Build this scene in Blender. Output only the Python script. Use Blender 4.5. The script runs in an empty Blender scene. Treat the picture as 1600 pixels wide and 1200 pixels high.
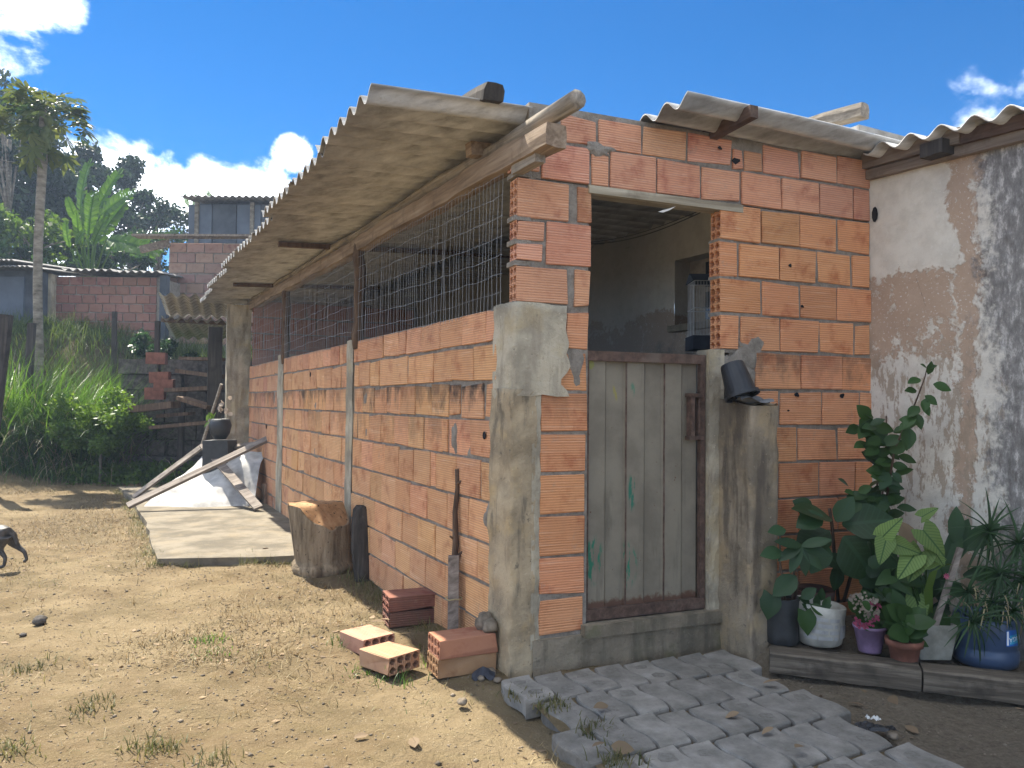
import bpy, math, random
import numpy as np
from mathutils import Vector, Matrix, noise as mnoise
random.seed(11); rng = np.random.default_rng(11)
sc = bpy.context.scene
COL = sc.collection
R_ = math.radians

# ------------------------------------------------------------------ camera
FPX, CAMH = 1200.0, 1.30
ROLL, PITCH = R_(0.5036), R_(1.4087)
cr, sr, cp, sp = math.cos(ROLL), math.sin(ROLL), math.cos(PITCH), math.sin(PITCH)
def ray(u, v):
    x = (u-800)/FPX; y = -(v-600)/FPX
    x2 = cr*x - sr*y; y2 = sr*x + cr*y
    return Vector((x2, cp - sp*y2, sp + cp*y2))
CAMP = Vector((0, 0, CAMH))
def P(u, v, y):                       # point of the place seen at (u, v) standing y metres ahead
    d = ray(u, v); return CAMP + d*(y/d.y)
def G(u, v, z=0.0):                   # point on the ground
    d = ray(u, v); return CAMP + d*((z-CAMH)/d.z)
cam = bpy.data.cameras.new('camera'); camo = bpy.data.objects.new('camera', cam); COL.objects.link(camo)
fw = Vector((0, cp, sp)); up0 = Vector((0, -sp, cp)); rt0 = Vector((1, 0, 0))
rt = rt0*cr + up0*sr; up = -rt0*sr + up0*cr
camo.matrix_world = Matrix(((rt.x, up.x, -fw.x, 0), (rt.y, up.y, -fw.y, 0), (rt.z, up.z, -fw.z, CAMH), (0, 0, 0, 1)))
cam.sensor_fit = 'HORIZONTAL'; cam.sensor_width = 36; cam.lens = 36*FPX/1600
cam.clip_start = 0.05; cam.clip_end = 1500
sc.camera = camo

# ------------------------------------------------------------------ light
SUN_AZ, SUN_EL = R_(-41.0), R_(54.0)
SUND = Vector((math.sin(SUN_AZ)*math.cos(SUN_EL), math.cos(SUN_AZ)*math.cos(SUN_EL), math.sin(SUN_EL)))
sl = bpy.data.lights.new('sun', 'SUN'); sl.energy = 2.0; sl.angle = R_(0.55); sl.color = (1.0, 0.93, 0.80)
so = bpy.data.objects.new('sun', sl); COL.objects.link(so); so.location = (-10, 15, 25)
so.rotation_euler = SUND.to_track_quat('Z', 'Y').to_euler()
SKY_STRENGTH = 0.15
EXPOSURE = 2.85
HAZE_DENSITY = 0.0017
sc.view_settings.view_transform = 'Standard'; sc.view_settings.look = 'None'
sc.view_settings.gamma = 1.0; sc.view_settings.exposure = EXPOSURE
try: sc.view_settings.use_curve_mapping = False
except Exception: pass

# ------------------------------------------------------------------ node helper
class NT:
    def __init__(s, tree): s.t = tree; s.n = tree.nodes; s.l = tree.links
    def node(s, typ, props=None, **ins):
        nd = s.n.new(typ)
        for k, v in (props or {}).items(): setattr(nd, k, v)
        for k, v in ins.items():
            key = int(k[1:]) if k[0] == 'i' and k[1:].isdigit() else k.replace('_', ' ')
            s.put(nd.inputs[key], v)
        return nd
    def put(s, sock, v):
        if hasattr(v, 'is_output') or isinstance(v, bpy.types.NodeSocket): s.l.new(v, sock)
        else:
            if sock.type == 'RGBA' and len(v) == 3: v = (*v, 1)
            sock.default_value = v
    def tc(s, k='Object'): return s.node('ShaderNodeTexCoord').outputs[k]
    def scale(s, vec, sx, sy, sz, loc=(0, 0, 0)):
        return s.node('ShaderNodeMapping', Vector=vec, Scale=(sx, sy, sz), Location=loc).outputs[0]
    def noise(s, vec, scale, detail=4, rough=0.55, dist=0.0):
        return s.node('ShaderNodeTexNoise', Vector=vec, Scale=scale, Detail=detail, Roughness=rough, Distortion=dist).outputs['Fac']
    def voro(s, vec, scale, feature='F1', out='Distance'):
        return s.node('ShaderNodeTexVoronoi', {'feature': feature}, Vector=vec, Scale=scale).outputs[out]
    def ramp(s, fac, stops, interp='LINEAR'):
        nd = s.node('ShaderNodeValToRGB', Fac=fac); r = nd.color_ramp; r.interpolation = interp
        while len(r.elements) < len(stops): r.elements.new(0.5)
        for e, (p, c) in zip(r.elements, stops):
            e.position = p; e.color = (c, c, c, 1) if not hasattr(c, '__len__') else (*c[:3], 1)
        return nd.outputs[0]
    def step(s, fac, a, b): 
        return s.node('ShaderNodeMapRange', {'interpolation_type': 'SMOOTHSTEP'}, Value=fac, From_Min=a, From_Max=b).outputs[0]
    def mix(s, f, a, b, mode='MIX'):
        nd = s.n.new('ShaderNodeMix'); nd.data_type = 'RGBA'; nd.blend_type = mode
        s.put(nd.inputs[0], f); s.put(nd.inputs[6], a); s.put(nd.inputs[7], b); return nd.outputs[2]
    def math(s, op, a, b=0.0, c=0.0): return s.node('ShaderNodeMath', {'operation': op}, i0=a, i1=b, i2=c).outputs[0]
    def sep(s, vec): nd = s.node('ShaderNodeSeparateXYZ', Vector=vec); return nd.outputs
    def dot(s, vec, v): return s.node('ShaderNodeVectorMath', {'operation': 'DOT_PRODUCT'}, i0=vec, i1=tuple(v)).outputs['Value']
    def bump(s, h, strength=0.5, dist=0.01, normal=None):
        nd = s.node('ShaderNodeBump', Strength=strength, Distance=dist, Height=h)
        if normal: s.put(nd.inputs['Normal'], normal)
        return nd.outputs[0]
    def hsv(s, col, h=0.5, sa=1.0, v=1.0): return s.node('ShaderNodeHueSaturation', Color=col, Hue=h, Saturation=sa, Value=v).outputs[0]
MATS = {}
def material(name, fn):
    m = bpy.data.materials.new(name); m.use_nodes = True
    t = NT(m.node_tree); b = m.node_tree.nodes['Principled BSDF']
    r = fn(t, b)
    MATS[name] = m; return m
def setb(t, b, col=None, rough=None, normal=None, spec=None, metal=None):
    if col is not None: t.put(b.inputs['Base Color'], col)
    if rough is not None: t.put(b.inputs['Roughness'], rough)
    if normal is not None: t.put(b.inputs['Normal'], normal)
    if spec is not None: t.put(b.inputs['Specular IOR Level'], spec)
    if metal is not None: t.put(b.inputs['Metallic'], metal)

# ------------------------------------------------------------------ world: daylight sky with a few clouds and an added cloud field
w = bpy.data.worlds.new('World'); sc.world = w; w.use_nodes = True
wt = NT(w.node_tree); bg = w.node_tree.nodes['Background']
sky = wt.node('ShaderNodeTexSky', {'sky_type': 'NISHITA', 'sun_disc': False, 'sun_elevation': SUN_EL, 'sun_rotation': SUN_AZ,
      'altitude': 1500, 'air_density': 0.8, 'dust_density': 0.0, 'ozone_density': 4.0})
gen = wt.tc('Generated')
sx, sy, sz = wt.sep(gen)
pl = wt.node('ShaderNodeCombineXYZ', X=wt.math('DIVIDE', sx, wt.math('ADD', sz, 0.12)), Y=wt.math('DIVIDE', sy, wt.math('ADD', sz, 0.12)), Z=0.0).outputs[0]
cn = wt.noise(gen, 9.0, 8, 0.62, 0.35)
def blob(u, v, r0, r1):
    d = ray(u, v).normalized()
    return wt.node('ShaderNodeMapRange', {'interpolation_type': 'SMOOTHSTEP'}, Value=wt.dot(gen, d), From_Min=math.cos(r0), From_Max=math.cos(r1)).outputs[0]
band = wt.math('MULTIPLY', wt.step(sz, 0.30, 0.17), 0.62)
mask = band
for (u, v, a, b_) in ((340, 312, 0.085, 0.01), (235, 285, 0.07, 0.01), (415, 292, 0.055, 0.01), (5, 45, 0.075, 0.01), (70, 8, 0.06, 0.01), (455, 240, 0.04, 0.005), (130, 330, 0.14, 0.03), (380, 330, 0.1, 0.02)):
    mask = wt.math('MAXIMUM', mask, blob(u, v, a, b_))
FILL_CLOUD_OFF = (-9.69, 13.25, -15.23)  # picked so the added cloud stays mostly out of view
fill_cloud = wt.noise(wt.scale(gen, 1, 1, 1, FILL_CLOUD_OFF), 2.6, 7, 0.58, 0.3)          # cloud field added over the dome to brighten the shaded walls
cm = wt.math('MAXIMUM', wt.step(wt.math('ADD', cn, wt.math('MULTIPLY', mask, 0.42)), 0.72, 0.98), wt.math('MULTIPLY', wt.step(fill_cloud, 0.503, 0.63), 0.92))
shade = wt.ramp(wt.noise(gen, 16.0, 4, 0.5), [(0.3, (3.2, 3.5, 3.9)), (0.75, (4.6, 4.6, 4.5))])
skyc = wt.hsv(sky.outputs[0], 0.500, 1.36, 0.165)
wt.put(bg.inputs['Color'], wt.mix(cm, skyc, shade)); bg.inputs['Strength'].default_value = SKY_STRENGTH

# ------------------------------------------------------------------ mesh helpers
def tag(o, label=None, cat=None, group=None, kind=None):
    if label: o['label'] = label
    if cat: o['category'] = cat
    if group: o['group'] = group
    if kind: o['kind'] = kind
    return o
def empty(name, loc, label=None, cat=None, group=None):
    o = bpy.data.objects.new(name, None); COL.objects.link(o); o.location = Vector(loc); o.empty_display_size = .1
    return tag(o, label, cat, group)
def rootloc(parent):
    l = Vector((0, 0, 0))
    while parent is not None: l += parent.location; parent = parent.parent
    return l
class MB:
    def __init__(s): s.v = []; s.f = []; s.mi = []; s.cur = 0
    def add(s, vs, fs):
        o = len(s.v); s.v += [tuple(x) for x in vs]
        for f in fs: s.f.append([i+o for i in f]); s.mi.append(s.cur)
    def box(s, c, ax, ay, az):        # centre and three half-axes
        c, ax, ay, az = map(Vector, (c, ax, ay, az))
        vs = [c+ax*i+ay*j+az*k for k in (-1, 1) for j in (-1, 1) for i in (-1, 1)]
        s.add(vs, [(0, 2, 3, 1), (4, 5, 7, 6), (0, 1, 5, 4), (2, 6, 7, 3), (0, 4, 6, 2), (1, 3, 7, 5)])
    def bar(s, a, b, wd, ht, upv=(0, 0, 1), jit=0.0):
        a, b = Vector(a), Vector(b); d = (b-a); L = d.length; d.normalize()
        side = d.cross(Vector(upv)).normalized(); u = side.cross(d)
        s.box((a+b)/2, d*L/2, side*wd/2, u*ht/2)
    def tube(s, pts, rad, n=8, cap=True, jit=0.0):
        pts = [Vector(p) for p in pts]; m = len(pts)
        if not hasattr(rad, '__len__'): rad = [rad]*m
        t0 = (pts[1]-pts[0]).normalized(); ref = Vector((0, 0, 1)) if abs(t0.z) < .9 else Vector((1, 0, 0))
        vs = []
        for i, p in enumerate(pts):
            t = (pts[min(i+1, m-1)]-pts[max(i-1, 0)]).normalized()
            a = t.cross(ref).normalized(); b = a.cross(t)
            for k in range(n):
                an = 2*math.pi*k/n; r = rad[i]*(1+random.uniform(-jit, jit))
                vs.append(p + a*math.cos(an)*r + b*math.sin(an)*r)
        fs = [(i*n+k, i*n+(k+1) % n, (i+1)*n+(k+1) % n, (i+1)*n+k) for i in range(m-1) for k in range(n)]
        if cap: fs += [tuple(range(n-1, -1, -1)), tuple(range((m-1)*n, m*n))]
        s.add(vs, fs)
    def lathe(s, c, prof, n=24, fn=None, cap=(True, False)):
        c = Vector(c); vs = []
        for (r, z) in prof:
            for k in range(n):
                an = 2*math.pi*k/n; p = Vector((r*math.cos(an), r*math.sin(an), z))
                if fn: p = fn(p, an)
                vs.append(c+p)
        m = len(prof)
        fs = [(i*n+k, i*n+(k+1) % n, (i+1)*n+(k+1) % n, (i+1)*n+k) for i in range(m-1) for k in range(n)]
        if cap[0]: fs.append(tuple(range(n-1, -1, -1)))
        if cap[1]: fs.append(tuple(range((m-1)*n, m*n)))
        s.add(vs, fs)
    def grid(s, fn, nu, nv, flip=False):
        vs = [fn(i/nu, j/nv) for j in range(nv+1) for i in range(nu+1)]
        fs = [(j*(nu+1)+i, j*(nu+1)+i+1, (j+1)*(nu+1)+i+1, (j+1)*(nu+1)+i) for j in range(nv) for i in range(nu)]
        if flip: fs = [f[::-1] for f in fs]
        s.add(vs, fs)
    def build(s, name, mat, parent=None, smooth=False, origin=None, wobble=0.0, wfreq=4.0):
        loc = rootloc(parent) if parent is not None else Vector(origin or (0, 0, 0))
        vs = s.v
        if wobble: vs = [tuple(Vector(q)+mnoise.noise_vector(Vector(q)*wfreq)*wobble) for q in vs]
        me = bpy.data.meshes.new(name); me.from_pydata([(q[0]-loc.x, q[1]-loc.y, q[2]-loc.z) for q in vs], [], s.f)
        mats = mat if isinstance(mat, (list, tuple)) else [mat]
        for m in mats: me.materials.append(MATS[m])
        if len(mats) > 1: me.polygons.foreach_set('material_index', s.mi)
        if smooth: me.polygons.foreach_set('use_smooth', [True]*len(me.polygons))
        me.validate(); me.update()
        o = bpy.data.objects.new(name, me); COL.objects.link(o)
        if parent is not None: o.parent = parent
        else: o.location = loc
        return o
def npmesh(name, V, F, mat, parent=None, origin=(0, 0, 0), smooth=False):
    """V (N,3) array, F (M,k) array"""
    loc = rootloc(parent) if parent is not None else Vector(origin)
    V = np.asarray(V, np.float32) - np.array(loc, np.float32)
    F = np.asarray(F, np.int32); k = F.shape[1]
    me = bpy.data.meshes.new(name)
    me.vertices.add(len(V)); me.vertices.foreach_set('co', V.ravel())
    me.loops.add(F.size); me.loops.foreach_set('vertex_index', F.ravel())
    me.polygons.add(len(F)); me.polygons.foreach_set('loop_start', np.arange(0, F.size, k, dtype=np.int32))
    me.polygons.foreach_set('loop_total', np.full(len(F), k, np.int32))
    if smooth: me.polygons.foreach_set('use_smooth', np.ones(len(F), bool))
    me.materials.append(MATS[mat]); me.update(); me.validate()
    o = bpy.data.objects.new(name, me); COL.objects.link(o)
    if parent is not None: o.parent = parent
    else: o.location = loc
    return o
def blades(base, az, tilt, length, width, bend, segs=4):
    """grass blades; arrays of N. returns V,F"""
    N = len(base); hd = np.stack([np.cos(az), np.sin(az), np.zeros(N)], 1); sd = np.stack([-np.sin(az), np.cos(az), np.zeros(N)], 1)
    V = np.zeros((N, segs+1, 2, 3)); p = base.copy(); ang = tilt.copy()
    for i in range(segs+1):
        wd = width*(1-(i/segs)**1.6)*0.5 + 0.0004
        V[:, i, 0] = p - sd*wd[:, None]; V[:, i, 1] = p + sd*wd[:, None]
        st = length/segs
        p = p + hd*(np.sin(ang)*st)[:, None] + np.array([0, 0, 1])*(np.cos(ang)*st)[:, None]
        ang = ang + bend/segs
    V = V.reshape(-1, 3); q = []
    b0 = np.arange(N)*(segs+1)*2
    for i in range(segs):
        q.append(np.stack([b0+2*i, b0+2*i+1, b0+2*i+3, b0+2*i+2], 1))
    return V, np.concatenate(q)
def leafcloud(C, size, droop=0.0):
    """one folded rhombus leaf (4 verts, quad) per centre"""
    N = len(C); d = rng.normal(size=(N, 3)); d[:, 2] -= droop; d /= np.linalg.norm(d, axis=1)[:, None]
    a = rng.normal(size=(N, 3)); s = np.cross(d, a); s /= np.linalg.norm(s, axis=1)[:, None]
    sz = size*rng.uniform(.6, 1.3, N)[:, None]; n = np.cross(d, s)
    V = np.stack([C, C+d*sz*.5+s*sz*.28+n*sz*.06, C+d*sz, C+d*sz*.5-s*sz*.28+n*sz*.06], 1).reshape(-1, 3)
    b = np.arange(N)*4
    return V, np.stack([b, b+1, b+2, b+3], 1)

# ------------------------------------------------------------------ materials
DL = Vector((-.46285, .88644, 0))
def m_brick(t, b):
    oi = t.node('ShaderNodeObjectInfo'); base = oi.outputs['Color']; soot = oi.outputs['Alpha']; rnd = oi.outputs['Random']
    co0 = t.tc('Object')
    off = t.node('ShaderNodeCombineXYZ', X=t.math('MULTIPLY', rnd, 37.0), Y=t.math('MULTIPLY', rnd, 11.0), Z=t.math('MULTIPLY', rnd, 23.0)).outputs[0]
    co = t.node('ShaderNodeVectorMath', {'operation': 'ADD'}, i0=co0, i1=off).outputs[0]
    x, y, z = t.sep(co0)
    st = t.noise(t.scale(co, 3.5, 3.5, 70), 1.0, 3, .6)
    c = t.mix(t.math('MULTIPLY', t.step(st, .52, .8), .6), base, t.hsv(base, .51, .78, 1.22))
    bl = t.noise(co, 7.0, 4, .6)
    c = t.mix(t.step(bl, .5, .75), c, t.hsv(base, .485, 1.1, .68))
    c = t.mix(t.math('MULTIPLY', t.step(t.noise(co, 12.0, 7, .74), .58, .74), .5), c, (.36, .30, .235))
    gr = t.math('SINE', t.math('MULTIPLY', z, 2*math.pi/.0127))
    grn = t.math('MULTIPLY', gr, t.step(t.noise(t.scale(co, 5, 5, 25), 1.0, 2, .5), .3, .6))
    c = t.mix(t.math('MULTIPLY', t.step(gr, -.45, -.95), .52), c, t.hsv(base, .49, 1.05, .50))
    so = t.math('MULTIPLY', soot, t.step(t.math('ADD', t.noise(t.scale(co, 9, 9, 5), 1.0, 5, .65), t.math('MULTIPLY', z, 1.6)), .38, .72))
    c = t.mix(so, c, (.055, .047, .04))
    h = t.math('ADD', t.math('MULTIPLY', grn, .35), t.math('MULTIPLY', t.noise(co, 60, 3, .6), .7))
    setb(t, b, c, .92, t.bump(h, .75, .005), .2)
material('brick', m_brick)
def m_mortar(t, b):
    co = t.tc('Object')
    n = t.noise(co, 16, 6, .7); n2 = t.noise(co, 90, 3, .7)
    c = t.ramp(n, [(.25, (.14, .12, .095)), (.5, (.26, .23, .19)), (.75, (.37, .335, .285))])
    c = t.mix(t.step(n2, .35, .25), c, (.07, .062, .052))
    setb(t, b, c, .95, t.bump(t.math('ADD', n, t.math('MULTIPLY', n2, .6)), .9, .012), .15)
material('mortar', m_mortar)
def concrete_fn(base, dark, stain=.5, yellow=None, scale=1.0, bump=.7):
    def f(t, b):
        co = t.tc('Object'); n = t.noise(co, 3.2*scale, 6, .62); n2 = t.noise(co, 55*scale, 4, .65); n3 = t.noise(t.scale(co, 9, 9, 1.6), scale, 5, .6)
        c = t.mix(t.step(n, .38, .62), base, tuple(x*.56 for x in base))
        if yellow: c = t.mix(t.math('MULTIPLY', t.step(t.noise(co, 5*scale, 4, .6), .5, .68), .6), c, yellow)
        c = t.mix(t.math('MULTIPLY', t.step(n3, .5, .66), stain), c, dark)
        c = t.mix(t.math('MULTIPLY', t.step(n2, .36, .24), .85), c, tuple(x*.45 for x in dark))
        c = t.mix(t.math('MULTIPLY', t.step(n2, .62, .74), .5), c, tuple(min(.8, x*1.35) for x in base))
        pit = t.step(t.voro(co, 38*scale), .02, .16)
        c = t.mix(t.math('MULTIPLY', t.step(t.noise(co, 17*scale, 5, .7), .60, .70), stain*.8), c, dark)
        h = t.math('ADD', t.math('MULTIPLY', n2, .9), t.math('ADD', t.math('MULTIPLY', pit, .5), t.math('MULTIPLY', n, .8)))
        setb(t, b, c, .93, t.bump(h, bump, .012), .2)
    return f
material('pier_concrete', concrete_fn((.47, .375, .245), (.12, .105, .08), .95, (.50, .36, .18)))
material('pier_cement', concrete_fn((.52, .46, .345), (.27, .23, .175), .6, (.46, .37, .22)))
material('gate_pier', concrete_fn((.34, .28, .2), (.11, .09, .07), .85, (.4, .3, .17)))
material('plinth_cement', concrete_fn((.30, .25, .18), (.12, .105, .075), .7, (.14, .14, .07)))
material('slab', concrete_fn((.205, .178, .135), (.13, .112, .08), .5, (.225, .185, .125), .8, .35))
def m_fibro(t, b):
    co = t.tc('Object'); n = t.noise(co, 2.5, 5, .6); n2 = t.noise(co, 40, 4, .7)
    st = t.noise(t.node('ShaderNodeMapping', Vector=co, Rotation=(0, 0, R_(-22.5)), Scale=(.9, 12, 12)).outputs[0], 1.5, 5, .65)
    c = t.ramp(st, [(.3, (.30, .29, .27)), (.5, (.52, .51, .485)), (.72, (.69, .68, .65))])
    c = t.mix(t.math('MULTIPLY', t.step(n, .5, .7), .5), c, (.25, .235, .21))
    c = t.mix(t.math('MULTIPLY', t.step(n2, .6, .72), .4), c, (.45, .41, .33))
    D = t.math('SINE', t.math('ADD', t.math('MULTIPLY', t.dot(co, DL), 2*math.pi/.177), 1.9))     # dark bands painted along the waves in place of their shading
    c = t.mix(t.math('MULTIPLY', t.step(t.math('ADD', D, t.math('MULTIPLY', t.math('SUBTRACT', n, .5), 1.2)), .25, 1.0), .5), c, (.15, .135, .11))
    setb(t, b, c, .9, t.bump(n2, .35, .006), .2)
material('fibre_cement', m_fibro)
def wood_fn(c0, c1, c2, axis, freq=30, bump=.6):
    def f(t, b):
        co = t.tc('Object'); a = Vector(axis).normalized()
        q = a.rotation_difference(Vector((0, 0, 1))).to_euler()
        cm_ = t.node('ShaderNodeMapping', Vector=co, Rotation=tuple(q)).outputs[0]
        cm_ = t.scale(cm_, 1, 1, .06)
        n = t.noise(cm_, freq, 5, .65, .4); n2 = t.noise(co, 6, 5, .6)
        c = t.ramp(n, [(.3, c0), (.52, c1), (.72, c2)])
        c = t.mix(t.math('MULTIPLY', t.step(n2, .5, .72), .6), c, tuple(x*.55 for x in c0))
        setb(t, b, c, .88, t.bump(n, bump, .006), .2)
    return f
# building frame
C0 = Vector((0.003, 3.7265, 0)); DL = Vector((-.46285, .88644, 0)); DR = Vector((.924, .3824, 0))
NL = Vector((-DL.y, DL.x, 0)); NR = Vector((DR.y, -DR.x, 0)); ZV = Vector((0, 0, 1))
material('eave_wood', wood_fn((.15, .105, .07), (.29, .215, .15), (.42, .335, .245), DL, 22))
material('weathered_wood', wood_fn((.16, .135, .105), (.29, .25, .2), (.44, .39, .32), DL, 34))
material('post_wood', wood_fn((.07, .045, .03), (.13, .085, .055), (.2, .14, .09), (0, 0, 1), 26))
material('dark_wood', wood_fn((.03, .026, .022), (.055, .047, .04), (.10, .085, .07), (0, 0, 1), 26))
material('grey_plank', wood_fn((.12, .10, .085), (.24, .205, .175), (.36, .32, .28), (1, .6, .5), 30))
material('sleeper_wood', wood_fn((.05, .042, .033), (.115, .095, .072), (.21, .18, .14), (1.04, -.35, 0), 34, .9))
material('rafter_wood', wood_fn((.07, .045, .032), (.11, .07, .05), (.16, .11, .08), DL, 30))
material('fascia_wood', wood_fn((.13, .10, .075), (.22, .175, .135), (.33, .28, .22), DL, 24))
material('lintel_wood', wood_fn((.22, .18, .125), (.38, .33, .24), (.52, .47, .36), DR, 22))
def m_stick(t, b):
    co = t.tc('Object'); n = t.noise(t.scale(co, 40, 40, 6), 1, 4, .6)
    setb(t, b, t.ramp(n, [(.3, (.05, .032, .022)), (.6, (.13, .085, .058)), (.8, (.22, .16, .11))]), .85, t.bump(n, .6, .004), .2)
material('bark_stick', m_stick)
def m_bark(t, b):
    co = t.tc('Object'); n = t.noise(t.scale(co, 14, 14, 2.2), 1, 6, .65); n2 = t.noise(co, 40, 4, .6)
    c = t.ramp(n, [(.30, (.06, .042, .028)), (.46, (.20, .15, .095)), (.62, (.34, .265, .175)), (.8, (.44, .36, .25))])
    c = t.mix(t.step(n2, .38, .28), c, (.07, .05, .035))
    setb(t, b, c, .9, t.bump(t.math('ADD', n, t.math('MULTIPLY', n2, .4)), .9, .02), .2)
material('stump_bark', m_bark)
def m_cut(t, b):
    co = t.tc('Object'); n = t.noise(co, 9, 5, .6); v = t.noise(co, 34, 3, .6)
    c = t.ramp(n, [(.3, (.20, .105, .045)), (.55, (.36, .205, .10)), (.75, (.46, .29, .16))])
    c = t.mix(t.step(v, .40, .33), c, (.035, .02, .012))
    setb(t, b, c, .85, t.bump(v, .5, .006), .2)
material('stump_cut', m_cut)
def m_trunk(t, b):
    co = t.tc('Object'); n = t.noise(t.scale(co, 6, 6, 14), 1, 5, .6)
    setb(t, b, t.ramp(n, [(.3, (.10, .085, .065)), (.55, (.21, .185, .145)), (.8, (.33, .30, .24))]), .9, t.bump(n, .6, .02), .2)
material('trunk', m_trunk)
def m_gate(t, b):
    co = t.tc('Object')
    X = t.dot(co, DR); x, y, z = t.sep(co)
    n = t.noise(co, 5, 5, .6); n2 = t.noise(co, 30, 5, .7); ns = t.noise(t.scale(co, 14, 14, 2), 1, 5, .65)
    c = t.mix(t.step(n, .35, .7), (.245, .215, .16), (.18, .155, .115))
    c = t.mix(t.math('MULTIPLY', t.step(ns, .55, .72), .55), c, (.11, .095, .07))
    def patch(px, pz, rx, rz, col, c, thr=.46, s=1.0):
        dx = t.math('DIVIDE', t.math('SUBTRACT', X, px), rx); dz = t.math('DIVIDE', t.math('SUBTRACT', z, pz), rz)
        d = t.math('SQRT', t.math('ADD', t.math('MULTIPLY', dx, dx), t.math('MULTIPLY', dz, dz)))
        f = t.math('MULTIPLY', t.step(d, 1.0, .55), t.step(t.noise(t.scale(co, 40, 40, 9), 1, 4, .6), thr, thr+.1))
        return t.mix(t.math('MULTIPLY', f, s), c, col)
    c = patch(.70, .84, .026, .12, (.03, .155, .10), c, .42)
    c = patch(.47, .50, .075, .15, (.03, .17, .10), c, .5)
    c = patch(.68, .46, .065, .14, (.03, .19, .11), c, .5)
    c = patch(.615, 1.40, .03, .10, (.30, .27, .05), c, .5, .7)
    c = patch(.70, 1.37, .02, .05, (.05, .20, .12), c, .5, .7)
    c = patch(.45, 1.50, .03, .03, (.25, .27, .04), c, .4, .7)
    c = t.mix(t.step(n2, .66, .72), c, (.12, .055, .03))
    c = t.mix(t.step(t.math('ADD', n2, t.step(z, .34, .22)), .75, 1.1), c, (.13, .07, .045))
    setb(t, b, c, .6, t.bump(n2, .25, .004), .35)
material('gate_paint', m_gate)
def m_rust(t, b):
    co = t.tc('Object'); n = t.noise(co, 22, 6, .7); n2 = t.noise(co, 4, 4, .6)
    c = t.ramp(n, [(.3, (.045, .03, .023)), (.5, (.10, .062, .046)), (.72, (.18, .115, .085))])
    c = t.mix(t.math('MULTIPLY', t.step(n2, .5, .65), .5), c, (.17, .14, .11))
    setb(t, b, c, .8, t.bump(n, .5, .004), .3)
material('rust', m_rust)
def m_plaster(t, b):
    co = t.tc('Object')                       # origin at the wall's back corner; D grows towards the street
    D = t.math('MULTIPLY', t.dot(co, DL), -1.0); x, y, z = t.sep(co)
    nb = t.noise(co, 2.6, 6, .68, .3); nf = t.noise(co, 26, 5, .7); nm = t.noise(co, 8, 6, .7)
    nfv = t.noise(t.scale(co, 22, 22, 8), 1, 5, .72)
    c = t.mix(t.step(nm, .35, .7), (.70, .67, .585), (.58, .55, .475))
    # bare render showing where the paint fell off
    lower = t.step(z, 2.18, 2.0)
    left_ = t.step(D, .62, .45)
    bare = t.step(t.math('ADD', t.math('ADD', t.math('MULTIPLY', nb, .9), t.math('MULTIPLY', nf, .35)), t.math('MULTIPLY', t.math('MULTIPLY', t.math('MULTIPLY', lower, left_), t.step(z, 1.45, 1.62)), .26)), .80, .87)
    strip = t.math('MULTIPLY', t.step(t.math('ABSOLUTE', t.math('SUBTRACT', D, t.math('ADD', .57, t.math('MULTIPLY', t.math('SUBTRACT', nb, .5), .5)))), .075, .045), t.step(nf, .25, .4))
    bare = t.math('MAXIMUM', bare, strip)
    up_ = t.math('MULTIPLY', t.step(z, 1.55, 1.75), t.step(nm, .66, .56))
    barec = t.mix(nm, (.50, .38, .28), (.38, .285, .21))
    c = t.mix(bare, c, barec)
    # remaining white flecks
    c = t.mix(t.math('MULTIPLY', t.step(t.noise(co, 60, 4, .7), .60, .66), .8), c, (.70, .68, .63))
    # lower half: greyed whitewash with scabs
    low2 = t.step(z, 1.80, 1.50)
    scab = t.math('MULTIPLY', low2, t.step(t.math('ADD', nfv, t.math('MULTIPLY', nb, .4)), .70, .78))
    c = t.mix(t.math('MULTIPLY', scab, .85), c, (.36, .29, .215))
    # dark mould on the street end
    mould = t.step(t.math('ADD', D, t.math('ADD', t.math('MULTIPLY', t.math('SUBTRACT', nb, .5), .55), t.math('MULTIPLY', t.math('SUBTRACT', nf, .5), .35))), .63, .77)
    mc = t.ramp(t.noise(t.scale(co, 26, 26, 11), 1.0, 7, .76), [(.36, (.085, .082, .082)), (.52, (.20, .195, .19)), (.66, (.58, .56, .53))])
    c = t.mix(t.math('MULTIPLY', mould, .88), c, mc)
    # inner part painted darker with depth, in place of interior shade
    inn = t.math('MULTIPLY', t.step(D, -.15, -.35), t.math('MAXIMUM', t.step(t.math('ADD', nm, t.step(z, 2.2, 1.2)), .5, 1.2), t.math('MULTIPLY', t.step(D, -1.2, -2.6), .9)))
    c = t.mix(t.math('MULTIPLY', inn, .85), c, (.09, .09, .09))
    crack = t.step(t.voro(t.scale(co, 1, 1, 1), 3.1, 'DISTANCE_TO_EDGE'), .006, .001)
    c = t.mix(t.math('MULTIPLY', crack, t.step(nb, .58, .66)), c, (.07, .065, .06))
    h = t.math('ADD', t.math('MULTIPLY', bare, -.6), t.math('ADD', t.math('MULTIPLY', nf, .5), t.math('MULTIPLY', nm, .8)))
    setb(t, b, c, .92, t.bump(h, .7, .01), .2)
material('old_plaster', m_plaster)
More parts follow.
